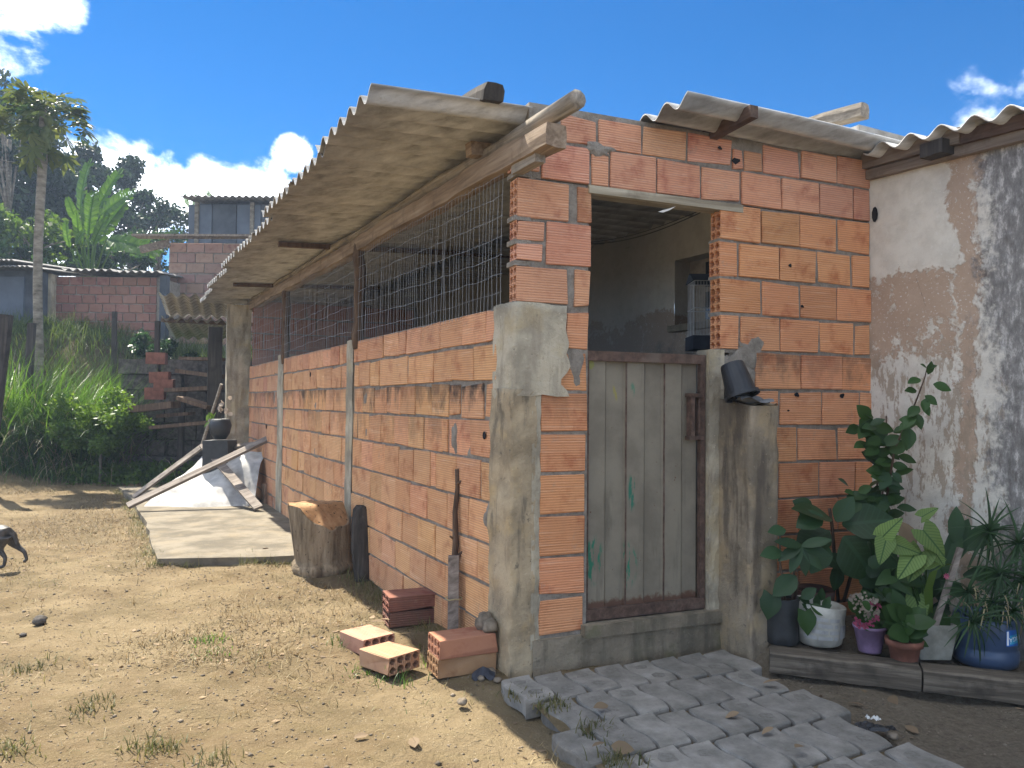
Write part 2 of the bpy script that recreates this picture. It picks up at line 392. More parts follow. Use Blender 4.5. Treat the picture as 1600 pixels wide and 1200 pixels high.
def m_dirt(t, b):
    co = t.tc('Object'); n = t.noise(co, .55, 5, .6); n2 = t.noise(co, 3.5, 6, .68); n3 = t.noise(co, 42, 5, .75); n4 = t.noise(t.scale(co, 2.2, 7, 1), 1.2, 5, .65)
    c = t.ramp(n2, [(.3, (.108, .075, .040)), (.5, (.166, .122, .069)), (.72, (.218, .166, .098))])
    c = t.mix(t.math('MULTIPLY', t.step(n4, .48, .62), .55), c, (.15, .115, .06))
    c = t.mix(t.math('MULTIPLY', t.step(n, .42, .62), .35), c, (.32, .255, .155))
    c = t.mix(t.math('MULTIPLY', t.step(t.noise(co, 1.7, 7, .72), .50, .60), .55), c, (.115, .088, .048))
    c = t.mix(t.math('MULTIPLY', t.step(n3, .42, .28), .8), c, (.07, .053, .033))
    c = t.mix(t.math('MULTIPLY', t.step(n3, .62, .74), .55), c, (.40, .33, .21))
    c = t.mix(t.math('MULTIPLY', t.step(t.noise(co, 110, 2, .6), .66, .72), .6), c, (.43, .37, .26))
    x, y, z = t.sep(co)
    # greyer trodden earth by the plant bed and dark humus on the bank
    gm = t.math('MULTIPLY', t.step(x, .55, 1.1), t.step(y, 5.5, 4.5))
    c = t.mix(t.math('MULTIPLY', gm, .75), c, t.ramp(n3, [(.3, (.10, .082, .062)), (.6, (.19, .165, .13)), (.8, (.26, .235, .2))]))
    c = t.mix(t.math('MULTIPLY', t.step(z, .18, .6), .85), c, t.ramp(n2, [(.3, (.05, .038, .025)), (.7, (.13, .10, .065))]))
    h = t.math('ADD', t.math('MULTIPLY', n3, .7), t.math('ADD', t.math('MULTIPLY', n2, 1.4), t.math('MULTIPLY', t.noise(co, 140, 3, .6), .25)))
    setb(t, b, c, .97, t.bump(h, .85, .03), .1)
material('dirt', m_dirt)
def m_paver(t, b):
    oi = t.node('ShaderNodeObjectInfo'); r = oi.outputs['Random']
    co = t.node('ShaderNodeVectorMath', {'operation': 'ADD'}, i0=t.tc('Object'), i1=t.node('ShaderNodeCombineXYZ', X=t.math('MULTIPLY', r, 31.), Y=t.math('MULTIPLY', r, 17.)).outputs[0]).outputs[0]
    n = t.noise(co, 9, 5, .65); n2 = t.noise(co, 85, 4, .7)
    c = t.ramp(n, [(.3, (.15, .14, .12)), (.55, (.245, .228, .20)), (.78, (.34, .32, .285))])
    c = t.mix(t.math('MULTIPLY', t.step(n2, .4, .28), .7), c, (.12, .11, .1))
    c = t.hsv(c, .5, 1, t.math('ADD', .85, t.math('MULTIPLY', r, .3)))
    setb(t, b, c, .93, t.bump(t.math('ADD', n2, n), .7, .007), .2)
material('paver', m_paver)
def m_paverin(t, b):
    co = t.tc('Object'); n = t.noise(co, 40, 5, .7)
    setb(t, b, t.ramp(n, [(.3, (.12, .11, .095)), (.6, (.215, .20, .175)), (.8, (.31, .29, .26))]), .95, t.bump(n, .8, .008), .2)
material('paver_inlay', m_paverin)
def leaf_fn(c0, c1, trans=.35, rough=.45, vein=None):
    def f(t, b):
        g = t.node('ShaderNodeNewGeometry'); r = g.outputs['Random Per Island']
        c = t.ramp(r, [(0, c0), (1, c1)])
        lc = t.tc('Object'); ln = t.noise(lc, 3.2, 5, .65)
        c = t.mix(t.math('MULTIPLY', t.step(ln, .55, .75), .55), c, tuple(min(.8, .35*a_+.65*b_*1.35+.012) for a_, b_ in zip(c0, c1)))
        c = t.mix(t.math('MULTIPLY', t.step(t.noise(lc, 7.0, 4, .6), .68, .76), .5), c, (c1[0]*1.9+.03, c1[1]*1.25+.02, c1[2]*.8))
        oi = t.node('ShaderNodeObjectInfo'); c = t.hsv(c, .5, 1., t.math('ADD', .78, t.math('MULTIPLY', oi.outputs['Random'], .44)))
        if vein:
            x, y, z = t.sep(t.tc('Object'))
            vv = t.math('SINE', t.math('MULTIPLY', t.math('SUBTRACT', y, t.math('MULTIPLY', t.math('ABSOLUTE', x), .9)), 52.0))
            f_ = t.math('MAXIMUM', t.math('MULTIPLY', t.step(vv, .35, .9), .45), t.step(t.math('ABSOLUTE', x), .035, .012))
            c = t.mix(f_, c, vein)
        setb(t, b, c, rough, None, .3)
        tr = t.node('ShaderNodeBsdfTranslucent', Color=t.hsv(c, .485, 1.1, 1.7))
        mx = t.node('ShaderNodeMixShader', Fac=trans, i1=b.outputs[0], i2=tr.outputs[0])
        t.put(t.n['Material Output'].inputs['Surface'], mx.outputs[0])
    return f
material('leaf_dark', leaf_fn((.017, .046, .018), (.04, .085, .030), .3, .42))
material('leaf_mid', leaf_fn((.02, .055, .014), (.045, .095, .022), .28))
material('leaf_light', leaf_fn((.045, .10, .014), (.11, .18, .035), .4))
material('leaf_pale', leaf_fn((.11, .19, .045), (.17, .25, .065), .28, .5, (.035, .085, .018)))
material('leaf_big', leaf_fn((.018, .048, .018), (.034, .072, .022), .25, .42, (.03, .07, .028)))
material('leaf_banana', leaf_fn((.05, .115, .018), (.085, .165, .03), .42, .45, (.03, .08, .012)))
material('leaf_tree', leaf_fn((.010, .026, .012), (.032, .06, .02), .2))
material('leaf_papaya', leaf_fn((.03, .06, .018), (.11, .13, .035), .35))
material('grass_green', leaf_fn((.022, .07, .010), (.10, .19, .035), .42, .38))
material('grass_dry', leaf_fn((.09, .068, .03), (.34, .265, .14), .2, .7))
material('bank_grass', leaf_fn((.022, .045, .012), (.085, .12, .03), .35, .5))
material('grass_mix', leaf_fn((.05, .068, .018), (.19, .165, .07), .3, .6))
material('dead_leaf', leaf_fn((.06, .038, .02), (.32, .23, .14), .1, .8))
material('straw', leaf_fn((.28, .23, .12), (.40, .34, .2), .2, .7))
material('flower_pink', leaf_fn((.30, .035, .09), (.38, .10, .15), .2, .6))
material('flower_pale', leaf_fn((.28, .26, .19), (.38, .30, .25), .2, .6))
def plain(name, col, rough=.6, spec=.4, nscale=12, var=.25, metal=0., bump=.15):
    def f(t, b):
        co = t.tc('Object'); n = t.noise(co, nscale, 5, .6)
        c = t.mix(t.step(n, .3, .72), tuple(x*(1-var) for x in col), tuple(min(.85, x*(1+var)) for x in col))
        setb(t, b, c, rough, t.bump(n, bump, .005), spec, metal)
    return material(name, f)
plain('plastic_black', (.022, .023, .025), .45, .5)
plain('plastic_dark', (.035, .037, .038), .55, .4)
plain('plastic_white', (.40, .385, .33), .5, .4, 9, .3)
plain('plastic_purple', (.24, .16, .27), .5, .4)
plain('terracotta', (.22, .095, .065), .85, .2)
plain('pot_brown', (.09, .05, .04), .8, .2)
plain('pot_grey', (.27, .265, .225), .8, .2)
plain('print_grey', (.34, .34, .33), .6, .3)
plain('label_blue', (.02, .12, .42), .45, .4)
plain('label_cyan', (.03, .30, .50), .45, .4)
plain('label_white', (.75, .77, .8), .45, .4, 12, .05)
plain('soil', (.05, .038, .028), .95, .1, 40, .5, 0, .8)
plain('stone', (.19, .155, .115), .93, .2, 14, .45, 0, .6)
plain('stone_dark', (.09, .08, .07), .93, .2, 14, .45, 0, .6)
plain('wire', (.30, .31, .32), .6, .4, 5, .2, .1)
plain('wire_white', (.6, .6, .58), .5, .4)
plain('cloth_grey', (.15, .15, .15), .95, .1)
plain('sheet_white', (.44, .43, .41), .75, .2, 4.0, .35, 0, .3)
plain('grey_wall', (.075, .085, .10), .9, .2, 2, .3)
plain('grey_door', (.10, .12, .15), .7, .3, 2, .15)
plain('dark_void', (.02, .02, .022), .9, .1)
plain('roof_metal', (.26, .25, .235), .7, .3, 6, .3)
plain('window_frame', (.33, .27, .19), .7, .3)
plain('dog_coat', (.06, .055, .05), .55, .45, 26, .55, 0, .5)
plain('fruit', (.08, .10, .03), .6, .3)
plain('rag_blue', (.045, .048, .06), .8, .2)
plain('paper', (.6, .6, .57), .8, .2)
plain('cream_wall', (.42, .37, .31), .9, .2, 2.5, .25)
def m_jug(t, b):
    setb(t, b, (.05, .085, .16), .28, None, .5); b.inputs['Transmission Weight'].default_value = .15
material('plastic_blue', m_jug)
def m_glass(t, b): setb(t, b, (.02, .025, .03), .08, None, .5)
material('window_glass', m_glass)

# ================================================================== SETTING: ground
def smooth(a, b, x):
    t_ = np.clip((x-a)/(b-a), 0, 1); return t_*t_*(3-2*t_)
def vnoise(x, y, f, seed):
    xi = x*f+seed*17.3; yi = y*f+seed*9.1
    x0 = np.floor(xi).astype(int); y0 = np.floor(yi).astype(int); fx = xi-x0; fy = yi-y0
    fx = fx*fx*(3-2*fx); fy = fy*fy*(3-2*fy)
    def h(a, b_): 
        q = np.sin(a*127.1+b_*311.7+seed*74.7)*43758.5453; return q-np.floor(q)
    return (h(x0, y0)*(1-fx)+h(x0+1, y0)*fx)*(1-fy)+(h(x0, y0+1)*(1-fx)+h(x0+1, y0+1)*fx)*fy
def ground_h(x, y):
    x = np.asarray(x, float); y = np.asarray(y, float)
    z = (vnoise(x, y, 1.1, 1)-.5)*.06 + (vnoise(x, y, 3.7, 2)-.5)*.040 + (vnoise(x, y, 9, 3)-.5)*.022
    z -= .03
    # the bank behind and a low shoulder on the far left
    y0 = 13.1 + .7*np.sin(x*.7) + np.clip(x+5.5, 0, 3)*.2
    z = z + 2.25*smooth(0, 3.2, y-y0) * (1+.05*(vnoise(x, y, .8, 5)-.5))
    z = z + .5*smooth(-7.0, -9.5, x)*smooth(8.5, 12.5, y)
    # sunk a little beside the pavers
    z = z - .03*np.exp(-(((x-.05)/.35)**2+((y-2.9)/.5)**2))
    # raised plant bed between sleeper and walls
    inbed = smooth(1.2, 1.35, x)*smooth(0, .09, y-(3.86-.337*(x-1.27)))*smooth(6, 5, y)
    z = z + .085*inbed
    return z
def axis(d0, d1, st, lo, hi):
    a = list(np.arange(d0, d1+1e-6, st)); s_ = st; p = d1
    while p < hi: s_ *= 1.25; p += s_; a.append(p)
    s_ = st; p = d0
    while p > lo: s_ *= 1.25; p -= s_; a.insert(0, p)
    return np.array(a)
gx = axis(-5.2, 3.0, .045, -400, 400); gy = axis(1.6, 9.0, .045, -400, 600)
XX, YY = np.meshgrid(gx, gy); ZZ = ground_h(XX, YY)
nx, ny = len(gx), len(gy)
ii = (np.arange(ny-1)[:, None]*nx+np.arange(nx-1)[None]).ravel()
gr = npmesh('ground', np.stack([XX, YY, ZZ], -1).reshape(-1, 3), np.stack([ii, ii+1, ii+nx+1, ii+nx], 1), 'dirt', smooth=True)
tag(gr, kind='structure')
def gz(x, y): return float(ground_h(x, y))

# concrete slab along the side wall
poly = [(-2.80, 6.14), (-2.1, 6.24), (-1.45, 6.40), (-3.9, 11.3), (-5.7, 11.2), (-4.95, 10.0), (-3.9, 8.2)]
mb = MB()
vt = []; 
for i in range(len(poly)):
    a, b = Vector((*poly[i], 0)), Vector((*poly[(i+1) % len(poly)], 0))
    for k in range(8):
        q = a.lerp(b, k/8); q += mnoise.noise_vector(q*3)*.035; vt.append(q)
n_ = len(vt); mb.add([(q.x, q.y, .035) for q in vt]+[(q.x*1.0, q.y, -.12) for q in vt], [tuple(range(n_))]+[(i, n_+i, n_+(i+1) % n_, (i+1) % n_) for i in range(n_)])
slab = mb.build('concrete_slab', 'slab'); tag(slab, kind='structure')

# ================================================================== THE BRICK SHED
shed = empty('brick_shed', C0, 'unplastered hollow brick lean-to with rusty gate, wire mesh side and corrugated roof', 'shed')
def W(base, s, z, off=0.0, d=DL, n=NL): return base + d*s + n*off + ZV*z
def LW(s, z, off=0.0): return C0 + DL*s + NL*off + ZV*z          # side wall
def FW(t, z, off=0.0): return C0 + DR*t + NR*off + ZV*z          # front wall
def brick_mesh(L, H, T=.09, hole=False, chip=0.0):
    """chamfered hollow brick, X length, -Y front; optional open cells on the -X end"""
    hx, hy, hz, c = L/2, T/2, H/2, .0035
    vs = []; idx = {}
    for sx in (-1, 1):
        for sy in (-1, 1):
            for sz in (-1, 1):
                j = Vector((random.gauss(0, .0022), random.gauss(0, .0015), random.gauss(0, .0022)))
                if random.random() < chip: j += Vector((-sx*random.uniform(.004, .016), 0, -sz*random.uniform(.004, .016)))
                p = Vector((sx*hx, sy*hy, sz*hz))+j
                cx = c if not (hole and sx < 0) else .0005
                for ax, off in (('x', (0, -sy*c, -sz*c)), ('y', (-sx*cx, 0, -sz*c)), ('z', (-sx*cx, -sy*c, 0))):
                    idx[(sx, sy, sz, ax)] = len(vs); vs.append(p+Vector(off))
    I = lambda *k: idx[k]
    fs = []
    def quad(a, b, c_, d, out):
        pa, pb, pc = vs[a], vs[b], vs[c_]
        f = (a, b, c_, d)
        if (pb-pa).cross(pc-pa).dot(Vector(out)) < 0: f = f[::-1]
        fs.append(f)
    for sgn in (-1, 1):
        if not (hole and sgn < 0):
            quad(I(sgn, -1, -1, 'x'), I(sgn, 1, -1, 'x'), I(sgn, 1, 1, 'x'), I(sgn, -1, 1, 'x'), (sgn, 0, 0))
        quad(I(-1, sgn, -1, 'y'), I(1, sgn, -1, 'y'), I(1, sgn, 1, 'y'), I(-1, sgn, 1, 'y'), (0, sgn, 0))
        quad(I(-1, -1, sgn, 'z'), I(1, -1, sgn, 'z'), I(1, 1, sgn, 'z'), I(-1, 1, sgn, 'z'), (0, 0, sgn))
    for a in (-1, 1):
        for b in (-1, 1):
            quad(I(-1, a, b, 'y'), I(1, a, b, 'y'), I(1, a, b, 'z'), I(-1, a, b, 'z'), (0, a, b))
            quad(I(a, -1, b, 'x'), I(a, 1, b, 'x'), I(a, 1, b, 'z'), I(a, -1, b, 'z'), (a, 0, b))
            quad(I(a, b, -1, 'x'), I(a, b, 1, 'x'), I(a, b, 1, 'y'), I(a, b, -1, 'y'), (a, b, 0))
    for sx in (-1, 1):
        for sy in (-1, 1):
            for sz in (-1, 1):
                f = (I(sx, sy, sz, 'x'), I(sx, sy, sz, 'y'), I(sx, sy, sz, 'z'))
                if (vs[f[1]]-vs[f[0]]).cross(vs[f[2]]-vs[f[0]]).dot(Vector((sx, sy, sz))) < 0: f = f[::-1]
                fs.append(f)
    if hole:
        nc = 2; nr_ = max(1, round(H/.048)); wy = T/nc; wz = H/nr_; x = -hx
        for a in range(nc):
            for b in range(nr_):
                cy = -hy+wy*(a+.5); cz = -hz+wz*(b+.5); m = len(vs)
                ry, rz = wy/2, wz/2; ty, tz = wy/2-.0045, wz/2-.0045; k = .45
                if nr_ > 1 and b in (0, nr_-1): k = .22
                oc = [(1, k), (k, 1), (-k, 1), (-1, k), (-1, -k), (-k, -1), (k, -1), (1, -k)]
                ou = [(cy+ry*p, cz+rz*q) for p, q in oc]; inn = [(cy+ty*p, cz+tz*q) for p, q in oc]
                vs += [Vector((x, p, q)) for p, q in ou]+[Vector((x, p, q)) for p, q in inn]+[Vector((x+.06, p, q)) for p, q in inn]
                cs = [(1, 1), (-1, 1), (-1, -1), (1, -1)]; vs += [Vector((x, cy+ry*p, cz+rz*q)) for p, q in cs]
                for i in range(8):
                    j = (i+1) % 8
                    fs.append((m+i, m+8+i, m+8+j, m+j)); fs.append((m+8+i, m+16+i, m+16+j, m+8+j))
                fs.append(tuple(m+16+i for i in range(8)))
                for i, (p0, p1) in enumerate(((0, 1), (2, 3), (4, 5), (6, 7))): fs.append((m+p0, m+p1, m+24+i))
    me = bpy.data.meshes.new('brick'); me.from_pydata([tuple(q) for q in vs], [], fs)
    me.materials.append(MATS['brick']); me.update()
    return me
def rgbj(c, j=.11):
    k = 1+random.uniform(-j, j); h_ = random.gauss(0, .035); return (c[0]*k, c[1]*k*(1+h_), c[2]*k*(1+h_*.4+random.gauss(0, .035)))
def place_brick(parent, me, center, ang, color, soot=0.0, name='brick', tilt=(0, 0)):
    o = bpy.data.objects.new(name, me); COL.objects.link(o)
    o.parent = parent; o.location = Vector(center)-rootloc(parent); o.rotation_euler = (tilt[0], tilt[1], ang)
    o.color = (*color, soot); return o
ANG_F = math.atan2(DR.y, DR.x); ANG_L = math.atan2(-DL.y, -DL.x)
def wall_brick(parent, which, a0, a1, z0, z1, color, soot=0, hole=False, proud=0.0, gap=None, T=.09):
    gh, gv = (random.choice((.004, .005, .006, .010)) if which == 'L' else random.choice((.008, .010, .012, .016)), random.uniform(.012, .019)) if gap is None else (gap, gap)
    a0 += gh/2; a1 -= gh/2; z0 += gv/2; z1 -= gv/2
    me = brick_mesh(a1-a0, z1-z0, T, hole, .10)
    pr = proud+random.gauss(0, .0025)
    fnc = LW if which == 'L' else FW
    c = fnc((a0+a1)/2, (z0+z1)/2, pr-T/2)
    return place_brick(parent, me, c, (ANG_L if which == 'L' else ANG_F)+random.gauss(0, .004), rgbj(color), soot, tilt=(random.gauss(0, .004), random.gauss(0, .003)))
def mortar_panel(mb, fnc, a0, a1, z0, z1, off, seed, back=.10, amp=.0045, cell=.022, smear=.010):
    na = max(2, int((a1-a0)/cell)); nz = max(2, int((z1-z0)/cell))
    def f(i, j):
        a = a0+(a1-a0)*i; z = z0+(z1-z0)*j
        q = Vector((a*7, z*7, seed)); v = mnoise.noise(q)*amp + mnoise.noise(q*3.1)*amp*.7
        sm = max(0, mnoise.noise(Vector((a*4.3, z*5.0, seed+9)))-.52)*smear*3
        e = 0 if (i in (0, 1) or j in (0, 1)) else 1
        return fnc(a, z, off + (v+sm)*e)
    flip = fnc is FW
    mb.grid(f, na, nz, flip=not flip)
    A = [fnc(a0, z0, off), fnc(a1, z0, off), fnc(a1, z1, off), fnc(a0, z1, off)]; B = [fnc(a0, z0, off-back), fnc(a1, z0, off-back), fnc(a1, z1, off-back), fnc(a0, z1, off-back)]
    mb.add(A+B, [(0, 4, 5, 1), (1, 5, 6, 2), (2, 6, 7, 3), (3, 7, 4, 0), (4, 7, 6, 5)])

# ---- side wall
ROWS_L = [[0.188, 0.304, 0.613, 0.937, 1.244, 1.522, 1.682, 1.999, 2.036, 2.411, 2.765], [0.169, 0.447, 0.762, 1.043, 1.491, 1.788, 2.095, 2.329, 2.607, 2.751], [0.18, 0.33, 0.621, 0.794, 1.069, 1.352, 1.635, 1.933, 2.217, 2.511, 2.741], [0.207, 0.499, 0.793, 0.895, 1.186, 1.47, 1.759, 2.049, 2.352, 2.641, 2.766], [0.212, 0.36, 0.672, 0.978, 1.076, 1.361, 1.651, 1.938, 2.23, 2.509, 2.774], [0.218, 0.506, 0.8, 1.118, 1.419, 1.702, 2.009, 2.284, 2.568, 2.781], [0.218, 0.382, 0.67, 0.976, 1.277, 1.565, 1.885, 2.165, 2.438, 2.778], [0.221, 0.525, 0.822, 1.127, 1.411, 1.7, 1.992, 2.282, 2.565, 2.788], [0.225, 0.546, 0.865, 1.231, 1.526, 1.828, 2.148, 2.471, 2.789]]
ZL = [1.785, 1.608, 1.411, 1.212, 1.003, .785, .575, .365, .165, -.03]
mb = MB()
for (a, b, sd) in ((.15, 2.78, 1.), (2.9, 5.64, 2.), (5.85, 8.05, 3.)):
    mortar_panel(mb, LW, a, b, -.1, 1.782, -.009, sd, amp=.0045)
side = mb.build('side_wall', 'mortar', shed)
OR1, OR2, OR3 = (.71, .385, .195), (.70, .36, .20), (.62, .33, .185)
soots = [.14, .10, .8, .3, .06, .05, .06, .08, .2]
for i, r in enumerate(ROWS_L):
    cbase = (OR2 if i == 0 else OR1)
    for a0, a1 in zip(r[:-1], r[1:]):
        if i == 2 and abs(a0-.621) < .01: continue_narrow = True
        wall_brick(side, 'L', a0, a1, ZL[i+1], ZL[i], cbase, soots[i]*random.uniform(.4, 1.3), gap=None if a1-a0 > .2 else .02)
    for (s0, s1) in ((2.96, 5.60), (5.92, 8.0)):
        p = s0; first = random.uniform(.1, .28); q = p+first
        while p < s1-.03:
            q = min(q, s1)
            if s1-q < .07: q = s1
            wall_brick(side, 'L', p, q, ZL[i+1], ZL[i], cbase if s0 < 5 else OR3, soots[i]*random.uniform(.4, 1.3))
            p = q; q = p+random.gauss(.288, .012)
# concrete ties in the side wall
for (s0, s1, zt) in ((2.77, 2.965, 1.80), (5.60, 5.92, 1.83)):
    mb = MB()
    mb.grid(lambda i, j: LW(s0+(s1-s0)*i+mnoise.noise(Vector((j*9, s0, 0)))*.018, -.1+(zt+.1)*j, .004+mnoise.noise(Vector((i*3, j*14, s0)))*.006), 6, 60, flip=True)
    mb.box(LW((s0+s1)/2, (zt-.1)/2, -.07), DL*(s1-s0)/2, NL*.066, ZV*(zt+.1)/2)
    mb.build('concrete_tie', 'pier_cement', shed, smooth=False)

# ---- front wall
mb = MB()
mortar_panel(mb, FW, .12, .415, .12, 2.41, -.009, 11.)
mortar_panel(mb, FW, .08, 2.335, 2.415, 2.79, -.010, 12.)
mortar_panel(mb, FW, 1.295, 2.335, -.1, 2.41, -.010, 13.)
for z_ in (2.206, 2.005, 1.80, 1.597): mortar_panel(mb, FW, 1.225, 1.32, z_-.010, z_+.010, -.004, z_*3, amp=.003)
mortar_panel(mb, FW, .078, .12, 1.79, 2.56, -.010, 14.)
for z_ in (1.785, 1.985, 2.09, 2.208, 2.425, 2.56): mortar_panel(mb, FW, .004, .09, z_-.012, z_+.012, -.002, z_*3, amp=.004)
front = mb.build('front_wall', 'mortar', shed)
PK, PO, PR = (.66, .335, .205), (.67, .315, .155), (.63, .275, .135)
ROWS_R = [(2.608, 2.8, [0.25, 0.466, 0.727, 1.011, 1.31, 1.387, 1.521, 1.793, 2.072, 2.339]), (2.41, 2.608, [0.142, 0.422, 0.531, 0.817, 1.099, 1.37, 1.654, 1.934, 2.2, 2.334]), (2.206, 2.41, [1.222, 1.506, 1.79, 2.069, 2.338]), (2.005, 2.206, [1.217, 1.351, 1.64, 1.914, 2.186, 2.332]), (1.8, 2.005, [1.226, 1.511, 1.792, 2.07, 2.340]), (1.597, 1.8, [1.22, 1.36, 1.645, 1.928, 2.205, 2.336]), (1.386, 1.597, [1.466, 1.792, 2.107, 2.385]), (1.18, 1.386, [1.35, 1.638, 1.952, 2.245, 2.378]), (0.975, 1.18, [1.35, 1.512, 1.773, 2.074, 2.377]), (0.77, 0.975, [1.35, 1.634, 1.934, 2.205, 2.378]), (0.565, 0.77, [1.35, 1.512, 1.777, 2.073, 2.375]), (.36, .565, [1.35, 1.65, 1.94, 2.23, 2.378]), (.155, .36, [1.35, 1.5, 1.78, 2.07, 2.378]), (-.05, .155, [1.35, 1.64, 1.93, 2.22, 2.378])]
for k, (z0, z1, us) in enumerate(ROWS_R):
    for a0, a1 in zip(us[:-1], us[1:]):
        jamb = a0 < 1.24 and 2 <= k <= 5
        zz = z1; 
        if k == 0: zz = 2.765+.012*(a0) - (.05 if a0 > 1.25 and a0 < 1.5 else 0)
        col = PK if k < 2 else (PO if k < 9 else PR)
        so = 0.0
        if k == 6: so = .55
        elif k in (7, 8): so = .18
        elif k > 8: so = .25
        wall_brick(front, 'F', a0, a1, z0, zz, col, so*random.uniform(.5, 1.2), hole=jamb)
LEFTP = [(2.445, 2.555, .0, .137, 1), (2.212, 2.405, .014, .30, 1), (2.215, 2.40, .345, .43, 0), (2.10, 2.20, .012, .165, 1), (2.0, 2.085, .015, .155, 1), (1.99, 2.205, .175, .425, 0), (1.795, 1.975, .012, .295, 1), (1.785, 1.975, .33, .425, 0), (1.572, 1.765, .285, .415, 0), (1.362, 1.555, .165, .41, 0), (1.158, 1.35, .152, .41, 0), (.957, 1.148, .152, .405, 0), (.752, .947, .150, .40, 0), (.548, .742, .145, .40, 0), (.345, .538, .145, .40, 0), (.165, .335, .145, .395, 0)]
for (z0, z1, a0, a1, h) in LEFTP:
    wall_brick(front, 'F', a0, a1, z0, z1, PK if z0 > 1.7 else PO, (.35 if 1.1 < z0 < 1.5 else .12)*random.random(), hole=bool(h), gap=.004)
# concrete corner pier: rounded toe, honeycombed lower part, cement rendered upper part
def pier_box(mb, t0, t1, offf, s_back, z0, z1, seed, toe=0.0, rnd=.018, amp=.008, ragged=0.0):
    # plan polygon (front face, rounded arris, side face) swept up with noise
    pl_ = []
    for k in range(5): pl_.append((t1+(t0+rnd-t1)*k/4, offf, 0))
    for k in range(1, 4):
        a = math.pi/2*k/4; pl_.append((t0+rnd-rnd*math.sin(a), offf-rnd+rnd*math.cos(a), 0))
    for k in range(1, 7): pl_.append((t0, offf-rnd-(s_back-rnd)*k/6, 0))
    nz = max(4, int((z1-z0)/.03)); n = len(pl_)
    vs = []
    for j in range(nz+1):
        z = z0+(z1-z0)*j/nz
        for kk, (t_, o_, _) in enumerate(pl_):
            if ragged and kk < 5: t_ = t_ + ragged*mnoise.noise(Vector((z*11, seed, 0)))*(1-kk/5)
            if ragged and j == 0: z = z0 + ragged*.9*mnoise.noise(Vector((kk*1.3, seed, 3)))
            q = C0 + DR*t_ - DL*o_ + ZV*z           # side face runs along the side wall
            tw = toe*max(0, 1-(z-z0)/.16)**2
            q = q + (NR*.7+NL*.7)*tw
            nv = mnoise.noise_vector(Vector((q.x*9+seed, q.y*9, q.z*9)))*amp + mnoise.noise_vector(Vector((q.x*30+seed, q.y*30, q.z*30)))*amp*.5
            vs.append(q+nv)
    fs = [(j*n+k, (j+1)*n+k, (j+1)*n+k+1, j*n+k+1) for j in range(nz) for k in range(n-1)]
    fs = [f[::-1] for f in fs]
    m = len(vs); vs += [C0+DR*t1-DL*(offf-s_back)+ZV*z for z in (z0, z1)]
    fs.append(tuple([nz*n+k for k in range(n)]+[m+1]))
    mb.add(vs, fs)
mb = MB(); pier_box(mb, -.012, .118, .012, .235, -.1, 1.37, 3, toe=.03, amp=.012)
pr_ = mb.build('corner_pier', 'pier_concrete', shed, smooth=True); pr_['label'] = 'pitted concrete corner pier'
mb = MB(); pier_box(mb, -.006, .285, .014, .225, 1.335, 1.79, 7, rnd=.022, amp=.009, ragged=.055)
mb.build('cement_render', 'pier_cement', shed, smooth=True)
mb = MB(); mb.grid(lambda i, j: FW(.10+.055*i+mnoise.noise(Vector((1, j*16, 2)))*.012*(i > .1), .1+1.3*j, .0115-.016*i*i+mnoise.noise(Vector((i*4, j*30, 4)))*.006), 6, 60, flip=False)
mb.build('cement_fillet', 'pier_cement', shed, smooth=True)
# plinth and gate sill
mb = MB()
mb.grid(lambda i, j: FW(.11+1.13*i, -.12+.265*j, .022-.006*j+mnoise.noise(Vector((i*12, j*4, 5)))*.012), 50, 10)
mb.grid(lambda i, j: FW(.11+1.13*i, .145, .016-.12*j+0), 10, 2)
mb.build('plinth', 'plinth_cement', shed, smooth=True)
mb = MB()
mb.box(FW(.80, .163, -.02), DR*.42, NR*.062, ZV*.028)
mb.build('gate_sill', 'plinth_cement', shed, wobble=.008, wfreq=9)
# jamb strip and stub pier right of the gate
mb = MB(); mb.grid(lambda i, j: FW(1.15+.10*i, .1+1.5*j, .008+mnoise.noise(Vector((i*3, j*22, 8)))*.007), 5, 60); mb.box(FW(1.198, .85, -.05), DR*.045, NR*.055, ZV*.75)
mb.build('gate_jamb', 'pier_cement', shed, smooth=False)
mb = MB()
sp0, sp1, spo = 1.215, 1.40, .265
def stub(i, j):
    pts = [(sp0, 0), (sp0, spo*.5), (sp0, spo-.012), (sp0+.012, spo), ((sp0+sp1)/2, spo), (sp1-.012, spo), (sp1, spo-.012), (sp1, spo*.5), (sp1, 0)]
    k = i*(len(pts)-1); a = min(int(k), len(pts)-2); f_ = k-a
    t_ = pts[a][0]*(1-f_)+pts[a+1][0]*f_; o_ = pts[a][1]*(1-f_)+pts[a+1][1]*f_
    q = FW(t_, 0, o_)+NL*0
    z = -.1+1.40*j + (.03*(1-o_/spo) if j == 1 else 0)
    nv = mnoise.noise_vector(Vector((q.x*8, q.y*8, z*8)))*.009+mnoise.noise_vector(Vector((q.x*30, q.y*30, z*30)))*.004
    return Vector((q.x, q.y, z))+nv+(NR*.012*max(0, 1-z/.25))
mb.grid(stub, 32, 48)
mb.grid(lambda i, j: FW(sp0+(sp1-sp0)*i, 1.302+.03*(1-j)+mnoise.noise(Vector((i*5, j*5, 1)))*.012, spo*j), 10, 10)
mb.build('stub_pier', 'gate_pier', shed, smooth=True)
